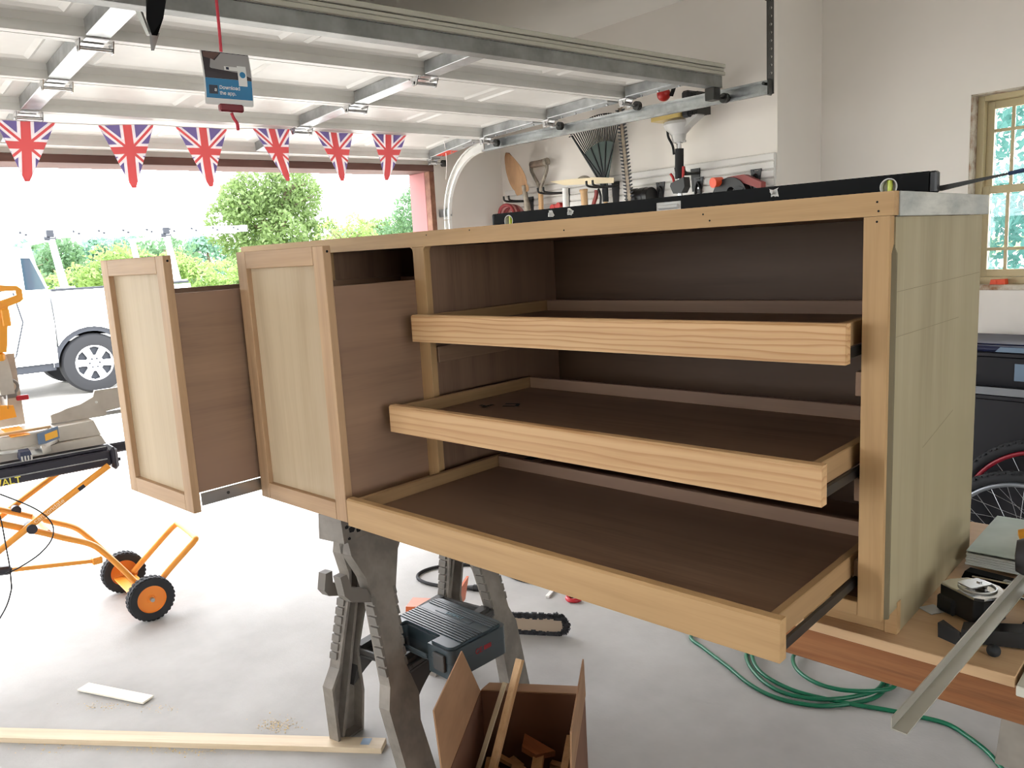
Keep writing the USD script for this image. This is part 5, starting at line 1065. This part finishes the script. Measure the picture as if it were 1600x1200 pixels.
# ------------------------------------------------------------------ mitre saw and its wheeled stand
plain('stand_orange', (240, 158, 58), .4); plain('wheel_orange', (240, 140, 48), .4); plain('rail_black', (40, 38, 48), .4); mottled('cast_grey', (176, 166, 154), (196, 188, 176), scale=6, rough=.5); plain('cast_dark', (128, 122, 116), .55); plain('saw_orange', (240, 160, 40), .4); plain('label_yellow', (240, 176, 60), .5); plain('slate_blue', (104, 122, 146), .5); plain('blue_black', (34, 44, 74), .4); plain('letter_yellow', (236, 220, 90), .5)
ST = thing('saw_stand', 'wheeled orange and black folding saw stand by the open garage door', 'saw stand', (-3.40, 0, 0))
# x here is relative to -3.40: near side +.18, far side -.18
NX, FXs = .18, -.18
part(ST, 'rail', MB().box((NX - .10, -2.3, .722), (NX, -.345, .790), .006).box((NX - .095, -2.3, .7905), (NX - .015, -.35, .806), .003), 'rail_black', label='long black rail')
part(ST, 'rail_lip', MB().box((NX + .0005, -2.3, .752), (NX + .004, -.36, .757), .001).box((NX - .005, -2.3, .8065), (NX, -.36, .811), .001), 'galvanized')
part(ST, 'end_cap', MB().box((NX - .105, -.3445, .700), (NX + .004, -.315, .800), .012).cyl((NX - .04, -.3145, .735), (NX - .04, -.300, .735), .008, n=12), 'rail_black')
part(ST, 'rail', MB().box((FXs, -2.3, .722), (FXs + .10, -.345, .790), .006), 'rail_black')
part(ST, 'extension_tube', MB().box((-.05, -.75, .735), (-.005, .02, .780), .008), 'rail_black', label='black extension tube')
part(ST, 'crosspiece', MB().box((FXs + .1005, -.50, .73), (NX - .1005, -.44, .76), .003).box((FXs + .1005, -1.7, .73), (NX - .1005, -1.64, .76), .003), 'rail_black')
part(ST, 'lettering', moved(meshkit.text_mesh('DEWALT', .026, .0012, bold=True), np.array([[0, 0, 1, NX + .0005], [1, 0, 0, -.840], [0, 1, 0, .7245], [0, 0, 0, 1.]])), 'letter_yellow', smooth=False, label='yellow lettering')
def leg(pts, x, r=.0165): return tube(smooth_path([(x, y, z) for y, z in pts], 6), r, 10, flat=.8)
l1 = [(-.362, .728), (-.684, .542), (-1.10, .285), (-1.50, .035)]
l2 = [(-1.06, .716), (-.684, .515), (-.566, .447), (-.47, .392), (-.42, .335), (-.36, .245), (-.275, .105)]
for x, lb in ((NX + .018, 'near'), (FXs - .018, 'far')):
    g = part(ST, 'leg', leg(l1, x), 'stand_orange', smooth=True, label=f'{lb} straight orange leg')
    if lb == 'near':
        m = meshkit.text_mesh('cannondale', .018, .0006, bold=False); ca = math.atan2(.728 - .542, -.362 + .684)
        m = moved(m, np.array([[0, 0, 1, 0], [1, 0, 0, 0], [0, 1, 0, 0], [0, 0, 0, 1.]])); m = moved(m, rotm(ca, (1, 0, 0)), (x + .0168, -.668, .548))
        part(g, 'lettering', m, 'letter_pale', smooth=False, label='pale sticker lettering')
        part(g, 'sticker', moved(cbox((.0, -.010, -.008), (.0006, .018, .008), 0), rotm(ca, (1, 0, 0)), (x + .0166, -.485, .657)), 'rail_black')
    part(ST, 'leg', leg(l2, x - .034 if x > 0 else x + .034), 'stand_orange', smooth=True, label=f'{lb} bent orange leg')
part(ST, 'pivot', MB().cyl((NX - .03, -.684, .530), (NX + .040, -.684, .530), .020, n=18), 'rail_black')
part(ST, 'pivot', MB().cyl((FXs - .045, -.684, .530), (FXs + .03, -.684, .530), .020, n=18), 'rail_black')
part(ST, 'brace', MB().bar((NX - .02, -.80, .370), (NX - .02, -.46, .312), .016, .016, .002), 'stand_orange'); part(ST, 'brace_grip', MB().bar((NX - .02, -1.0, .402), (NX - .02, -.77, .366), .034, .034, .008), 'rail_black', label='black foot grip')
part(ST, 'brace_clip', MB().box((NX - .035, -.475, .300), (NX + .004, -.435, .330), .004).cyl((NX - .03, -.456, .314), (NX + .010, -.456, .314), .008, n=10), 'stand_orange')
part(ST, 'cross_tube', MB().cyl((FXs - .02, -.62, .484), (NX - .02, -.62, .484), .012, n=10).cyl((FXs - .02, -1.3, .165), (NX + .02, -1.3, .165), .012, n=10), 'stand_orange')
hu = smooth_path([(NX - .02, -.235, .100), (NX - .02, -.186, .160), (NX - .02, -.07, .255), (NX - .024, -.035, .282), (NX - .055, -.022, .292), (FXs + .055, -.012, .292), (FXs + .024, -.028, .282), (FXs + .02, -.075, .245), (FXs + .02, -.20, .140), (FXs + .02, -.245, .100)], 6)
part(ST, 'handle', tube(hu, .0145, 10), 'stand_orange', smooth=True, label='orange U shaped handle')
part(ST, 'axle', MB().cyl((FXs - .05, -.276, .1005), (NX + .09, -.276, .1005), .009, n=12), 'galvanized')
def stand_wheel(x, lab):
    tr = [(.062, -.022), (.092, -.025), (.098, -.019), (.0985, 0), (.098, .019), (.092, .025), (.062, .022)]
    w = part(ST, 'wheel', moved(lathe(tr, 36), rotm(math.pi / 2, (0, 1, 0)), (x, -.276, .1005)), 'tyre', label=lab)
    tb = MB()
    for k in range(30):
        a = k * 2 * math.pi / 30
        for s in (-1, 1): tb.add(moved(cbox((-.010, -.006, 0), (.010, .006, .004), .001), rotm(a, (1, 0, 0)) @ trimesh.transformations.translation_matrix((s * .012, (.004 if s > 0 else -.004), .0965)), (x, -.276, .1005)))
    part(w, 'tread', tb, 'tyre', kind='stuff')
    part(w, 'rim', moved(lathe([(0, -.010), (.060, -.012), (.0635, -.020), (.0635, .021), (.060, .012), (.018, .009), (.014, .013), (.014, .016), (0, .016)], 36), rotm(math.pi / 2, (0, 1, 0)), (x, -.276, .1005)), 'wheel_orange')
    part(w, 'hub_hole', cyl((x + .0165, -.276, .1005), (x + .0175, -.276, .1005), .009, n=14), 'groove')
    return w
stand_wheel(NX + .055, 'near wheel'); stand_wheel(FXs - .03, 'far wheel')
part(ST, 'wheel_plate', MB().box((FXs - .0, -.33, .085), (NX + .02, -.235, .092), .002), 'stand_orange')
solo('thin_cable', 'thin grey cable hanging in a loop below the saw', 'cable', tube(smooth_path([(-3.19, -.86, .76), (-3.19, -.76, .69), (-3.185, -.66, .610), (-3.165, -.615, .545), (-3.165, -.62, .48), (-3.185, -.67, .42), (-3.18, -.75, .385), (-3.18, -.80, .375)]), .0028, 6), 'groove', smooth=True)
solo('thin_cable', 'thin grey cable hanging down to the floor at the left edge', 'cable', tube(smooth_path([(-3.1, -.80, .66), (-3.1, -.793, .613), (-3.1, -.791, .50), (-3.1, -.790, .43), (-3.1, -.793, .368), (-3.1, -.80, .32), (-3.1, -.84, .24), (-3.1, -.96, .10), (-3.1, -1.1, .004), (-3.1, -1.3, .004)]), .0026, 6), 'groove', smooth=True)

MS = thing('mitre_saw', 'grey and orange mitre saw standing on the black rail of the stand', 'mitre saw', (-3.36, 0, .8115))
# measured heights minus the base height .8115
part(MS, 'base', MB().add(hull([(.09, -.95, 0), (.09, -.345, 0), (-.16, -.95, 0), (-.16, -.345, 0), (.09, -.95, .026), (.085, -.36, .038), (-.16, -.95, .026), (-.155, -.36, .038)])), 'cast_grey')
part(MS, 'side_table', MB().add(hull([(.06, -.52, .0385), (.06, -.355, .0385), (-.15, -.52, .0385), (-.15, -.355, .0385), (.045, -.53, .098), (.05, -.375, .104), (-.15, -.53, .098), (-.14, -.375, .104)])), 'cast_grey')
part(MS, 'side_table', MB().add(hull([(.06, -1.0, .0385), (.06, -.80, .0385), (-.15, -1.0, .0385), (-.15, -.80, .0385), (.045, -1.0, .098), (.05, -.80, .104), (-.15, -1.0, .098), (-.14, -.80, .104)])), 'cast_grey')
part(MS, 'turntable', lathe([(0, .030), (.145, .030), (.15, .05), (.15, .085), (.14, .096), (0, .096)], 36), 'cast_grey') if False else part(MS, 'turntable', moved(lathe([(0, .039), (.128, .039), (.13, .05), (.13, .085), (.125, .098), (0, .098)], 36), t=(-.02, -.665, 0)), 'cast_grey')
part(MS, 'mitre_scale', MB().add(moved(prism(Point(0, 0).buffer(.165, 24).difference(Point(0, 0).buffer(.132, 24)).intersection(sbox(0, -.14, .2, .14)), .012), t=(-.02, -.665, .0385)), hull([(.10, -.64, .012), (.145, -.60, .012), (.10, -.56, .012), (.10, -.64, .05), (.135, -.60, .046), (.10, -.56, .05)])), 'steel_white')
part(MS, 'warning_label', MB().add(hull([(.1115, -.605, .045), (.1115, -.525, .062), (.1115, -.605, .095), (.1115, -.525, .115), (.108, -.605, .045), (.108, -.525, .062), (.108, -.605, .095), (.108, -.525, .115)])), 'slate_blue', label='bluish curved guard plate')
part(MS, 'warning_print', MB().add(hull([(.1122, -.578, .060), (.1122, -.530, .070), (.1122, -.578, .088), (.1122, -.530, .100), (.1118, -.578, .060), (.1118, -.530, .070), (.1118, -.578, .088), (.1118, -.530, .100)])), 'label_yellow', label='orange warning label')
part(MS, 'fence', moved(prism(Polygon([(-.52, .104), (-.52, .142), (-.485, .150), (-.455, .160), (-.40, .170), (-.345, .195), (-.335, .222), (-.15, .224), (-.15, .140), (-.30, .122), (-.30, .104)]), .022), PYZ, (-.06, 0, 0)), 'cast_grey', label='tall stepped fence')
part(MS, 'fence', moved(prism(Polygon([(-.82, .104), (-1.1, .104), (-1.1, .20), (-.95, .20), (-.84, .15)]), .022), PYZ, (-.06, 0, 0)), 'cast_grey')
part(MS, 'fence_rail', MB().box((-.085, -.34, .100), (-.0605, -.13, .118), .002).box((-.09, -.52, .0985), (-.0605, -.30, .1035), .001), 'galvanized')
part(MS, 'fence_label', MB().box((-.0375, -.185, .188), (-.0365, -.150, .212), 0), 'label_yellow'); part(MS, 'fence_label', MB().add(hull([(-.0362, -.178, .192), (-.0362, -.160, .192), (-.0362, -.169, .207), (-.0366, -.178, .192), (-.0366, -.160, .192), (-.0366, -.169, .207)])), 'hole_dark', label='warning triangle')
part(MS, 'screw', MB().cyl((-.0375, -.335, .170), (-.034, -.335, .170), .006, n=12), 'white_plastic')
part(MS, 'mitre_knob', MB().add(hull([(.13, -.69, .015), (.20, -.69, .015), (.13, -.645, .015), (.20, -.645, .015), (.135, -.685, .050), (.195, -.685, .046), (.135, -.65, .050), (.195, -.65, .046)])), 'blue_black', label='blue black locking knob')
for k in range(4): part(MS, 'knob_rib', cbox((.2005, -.686 + k * .011, .010), (.205, -.680 + k * .011, .030), .0005), 'steel_white')
part(MS, 'kerf_insert', MB().box((-.14, -.70, .0985), (.12, -.63, .1005), .0005), 'saw_orange')
# saw head: arm, motor, handle
part(MS, 'arm', MB().add(hull([(-.25, -.72, .10), (-.18, -.72, .10), (-.25, -.60, .10), (-.18, -.60, .10), (-.22, -.72, .40), (-.12, -.72, .42), (-.22, -.61, .40), (-.12, -.61, .42)])), 'cast_grey')
part(MS, 'blade_guard', moved(prism(Point(-.06, .30).buffer(.135, 24).difference(sbox(-.3, .0, .3, .27)), .05), PXZ, (0, -.655, 0)), 'cast_grey')
part(MS, 'blade', moved(prism(Point(-.06, .30).buffer(.125, 36), .0025), PXZ, (0, -.68, 0)), 'steel')
part(MS, 'motor_housing', MB().add(hull([(-.03, -.78, .44), (.03, -.78, .44), (-.03, -.655, .44), (.03, -.655, .44), (-.03, -.78, .60), (.03, -.78, .60), (-.03, -.625, .625), (.03, -.625, .625)])).box((-.025, -.76, .355), (.025, -.662, .4395), .008), 'saw_orange', label='orange motor and handle housing')
dpo = Polygon([(-.80, .635), (-.62, .655), (-.590, .648), (-.575, .665), (-.572, .694), (-.565, .700), (-.80, .72)])
outer = Polygon([(-.85, .602), (-.68, .605), (-.578, .640), (-.566, .650), (-.566, .690), (-.582, .706), (-.64, .712), (-.85, .715)]); inn = Polygon([(-.85, .628), (-.70, .634), (-.62, .658), (-.588, .668), (-.588, .688), (-.66, .688), (-.85, .690)])
part(MS, 'handle', moved(prism(outer.difference(inn), .034), PYZ, (-.017, 0, 0)), 'saw_orange', label='orange D handle')
part(MS, 'trigger', MB().box((-.010, -.70, .672), (.010, -.645, .687), .003), 'hook_black')
part(MS, 'lock_lever', MB().box((.0305, -.655, .545), (.040, -.625, .615), .004), 'saw_orange')
part(MS, 'work_light', MB().cyl((.0, -.70, .30), (.0, -.70, .355), .03, .022, n=16).box((-.02, -.69, .245), (.015, -.64, .275), .004), 'cast_dark')
part(MS, 'red_tab', MB().box((.0, -.645, .232), (.02, -.60, .252), .003), 'red_plastic'); part(MS, 'guard_orange', MB().add(hull([(-.0, -.74, .16), (.02, -.74, .16), (0, -.655, .165), (.02, -.655, .165), (0, -.74, .225), (.02, -.74, .225), (0, -.66, .215), (.02, -.66, .215)])), 'saw_orange')
part(MS, 'hand_loop', tube(smooth_path([(.01, -.72, .315), (.03, -.66, .325), (.03, -.635, .30), (.03, -.65, .27), (.01, -.70, .262)]), .006, 8), 'cast_dark', smooth=True)
solo('wood_strip', 'thin pale wooden strip lying across the mitre saw table', 'wood strip', MB().box((-.012, -.62, 0), (.012, 0, .010), .001), 'offcut_y', (-3.30, -.545, .9165), math.radians(4))

# ------------------------------------------------------------------ right wall: tubs and bicycles
plain('tub_blue', (16, 22, 46), .28); plain('tub_lid', (20, 28, 62), .45); plain('tub_dark', (12, 13, 22), .5); plain('rim_silver', (150, 154, 160), .25, .5); plain('label_grey', (112, 132, 152), .35); plain('rim_red', (150, 26, 44), .35); plain('spoke', (176, 178, 180), .3, .8)
def tub(name, label, x0, x1, y0, y1, z0, z1, lidm, rimm):
    t = thing(name, label, 'storage tub', ((x0 + x1) / 2, (y0 + y1) / 2, z0)); a, b, h = (x1 - x0) / 2, (y1 - y0) / 2, z1 - z0
    part(t, 'body', MB().add(hull([(sx * a * k, sy * b * k, z) for sx in (-1, 1) for sy in (-1, 1) for k, z in ((.88, 0), (.95, h - .055))])).box((-a, -b, h - .0545), (a, b, h - .030), .006), 'tub_dark')
    l_ = part(t, 'lid', MB().box((-a - .008, -b - .008, h - .0295), (a + .008, b + .008, h - .006), .008).box((-a + .03, -b + .03, h - .0058), (a - .03, b - .03, h), .002), lidm)
    return t, l_, a, b, h
t1, _, a, b, h = tub('storage_tub', 'tall dark storage tub with a rim highlight strip standing behind the bicycle wheels', -.98, -.10, 2.44, 2.86, 0, .885, 'tub_dark', None)
part(t1, 'rim', MB().box((-a - .010, -b - .0095, h - .030), (a + .010, -b - .0082, h + .002), .0005), 'rim_silver', label='silvery strip standing for light caught on the rim edge')  # added strip imitates light reflected along the dark tub rim
t2, l2_, a, b, h = tub('storage_tub', 'dark blue lidded storage tub stacked on the other tub below the window', -.97, -.11, 2.45, 2.85, .8856, 1.062, 'tub_lid', None)
part(l2_, 'sticker', MB().add(hull([(-.17, -b - .0086, h - .0290), (.10, -b - .0086, h - .0290), (-.17, -b - .0082, h - .0290), (.10, -b - .0082, h - .0290), (-.15, -b - .0086, h - .008), (.10, -b - .0086, h - .008)])), 'label_grey', label='greyish label on the lid')
part(t2, 'sticker', MB().box((-.10, -b * .955 - .0005, .03), (.12, -b * .95, .10), 0), 'label_grey')
def bike_wheel(t, cx, cy, R, rimm, lab):
    g = lambda m: moved(m, None, (cx, cy, R))
    ty = part(t, 'wheel', g(tube([((R - .024) * math.cos(a_), 0, (R - .024) * math.sin(a_)) for a_ in np.linspace(0, 2 * math.pi, 73)[:-1]], .022, 10, closed=True, up=(0, 1, 0))), 'tyre', smooth=True, label=lab)
    kn = MB()
    for k in range(90):
        a_ = k * 2 * math.pi / 90
        for y in ((-.014, .014) if k % 2 else (0, -.021, .021)): kn.add(moved(cbox((-.006, y - .005, R - .006 - abs(y) * .35), (.006, y + .005, R - .0005 - abs(y) * .35), .001), rotm(a_, (0, 1, 0)), (cx, cy, R)))
    part(ty, 'tread', kn, 'tyre', kind='stuff')
    part(ty, 'rim', g(tube([((R - .054) * math.cos(a_), 0, (R - .054) * math.sin(a_)) for a_ in np.linspace(0, 2 * math.pi, 73)[:-1]], .010, 8, closed=True, up=(0, 1, 0))), rimm, smooth=True)
    sk = MB()
    for k in range(28):
        a_ = k * 2 * math.pi / 28; b_ = a_ + (.5 if k % 2 else -.5); y = .028 if k % 4 < 2 else -.028
        sk.cyl((.020 * math.cos(b_), y, .020 * math.sin(b_)), ((R - .062) * math.cos(a_), 0, (R - .062) * math.sin(a_)), .0012, n=5)
    part(ty, 'spokes', g(sk.mesh()), 'spoke', kind='stuff')
    part(ty, 'hub', g(MB().cyl((0, -.045, 0), (0, .045, 0), .018, n=16).cyl((0, -.062, 0), (0, .062, 0), .006, n=10).mesh()), 'spoke')
b1 = thing('bicycle', 'mountain bicycle with grey rims leaning by the tubs, its wheel seen behind the table', 'bicycle', (0, 0, 0))
bike_wheel(b1, -.470, 2.10, .322, 'rim_silver', 'front wheel'); bike_wheel(b1, .56, 2.10, .322, 'rim_silver', 'rear wheel')
fr = [((-.47, .322), (-.36, .80)), ((-.36, .80), (-.34, .92)), ((-.36, .74), (.18, .70)), ((-.35, .68), (.12, .30)), ((.12, .30), (.20, .82)), ((.12, .30), (.56, .322)), ((.18, .70), (.56, .322))]
for k, (p, q) in enumerate(fr): part(b1, ['fork', 'stem', 'top_tube', 'down_tube', 'seat_tube', 'chain_stay', 'seat_stay'][k], MB().cyl((p[0], 2.10 + (.05 if k in (0, 5, 6) else 0), p[1]), (q[0], 2.10 + (.05 if k in (0, 5, 6) else 0), q[1]), .016, n=12), 'tub_dark')
part(b1, 'handlebar', MB().cyl((-.34, 1.86, .93), (-.34, 2.27, .93), .013, n=12), 'black_rubber'); part(b1, 'saddle', MB().add(hull([(.08, 2.09, .83), (.08, 2.11, .83), (.34, 2.03, .84), (.34, 2.17, .84), (.08, 2.09, .86), (.08, 2.11, .86), (.34, 2.04, .87), (.34, 2.16, .87)])), 'black_rubber')
b2 = thing('bicycle', 'second bicycle with a red rimmed wheel rising just behind the grey rimmed wheel', 'bicycle', (0, 0, 0))
bike_wheel(b2, -.475, 2.368, .356, 'rim_red', 'front wheel'); bike_wheel(b2, .60, 2.368, .356, 'rim_red', 'rear wheel')
for k, (p, q) in enumerate(fr): part(b2, ['fork', 'stem', 'top_tube', 'down_tube', 'seat_tube', 'chain_stay', 'seat_stay'][k], MB().cyl((p[0], 2.368 + (.055 if k in (0, 5, 6) else 0), p[1] + .034), (q[0], 2.368 + (.055 if k in (0, 5, 6) else 0), q[1] + .034), .016, n=12), 'rim_red')
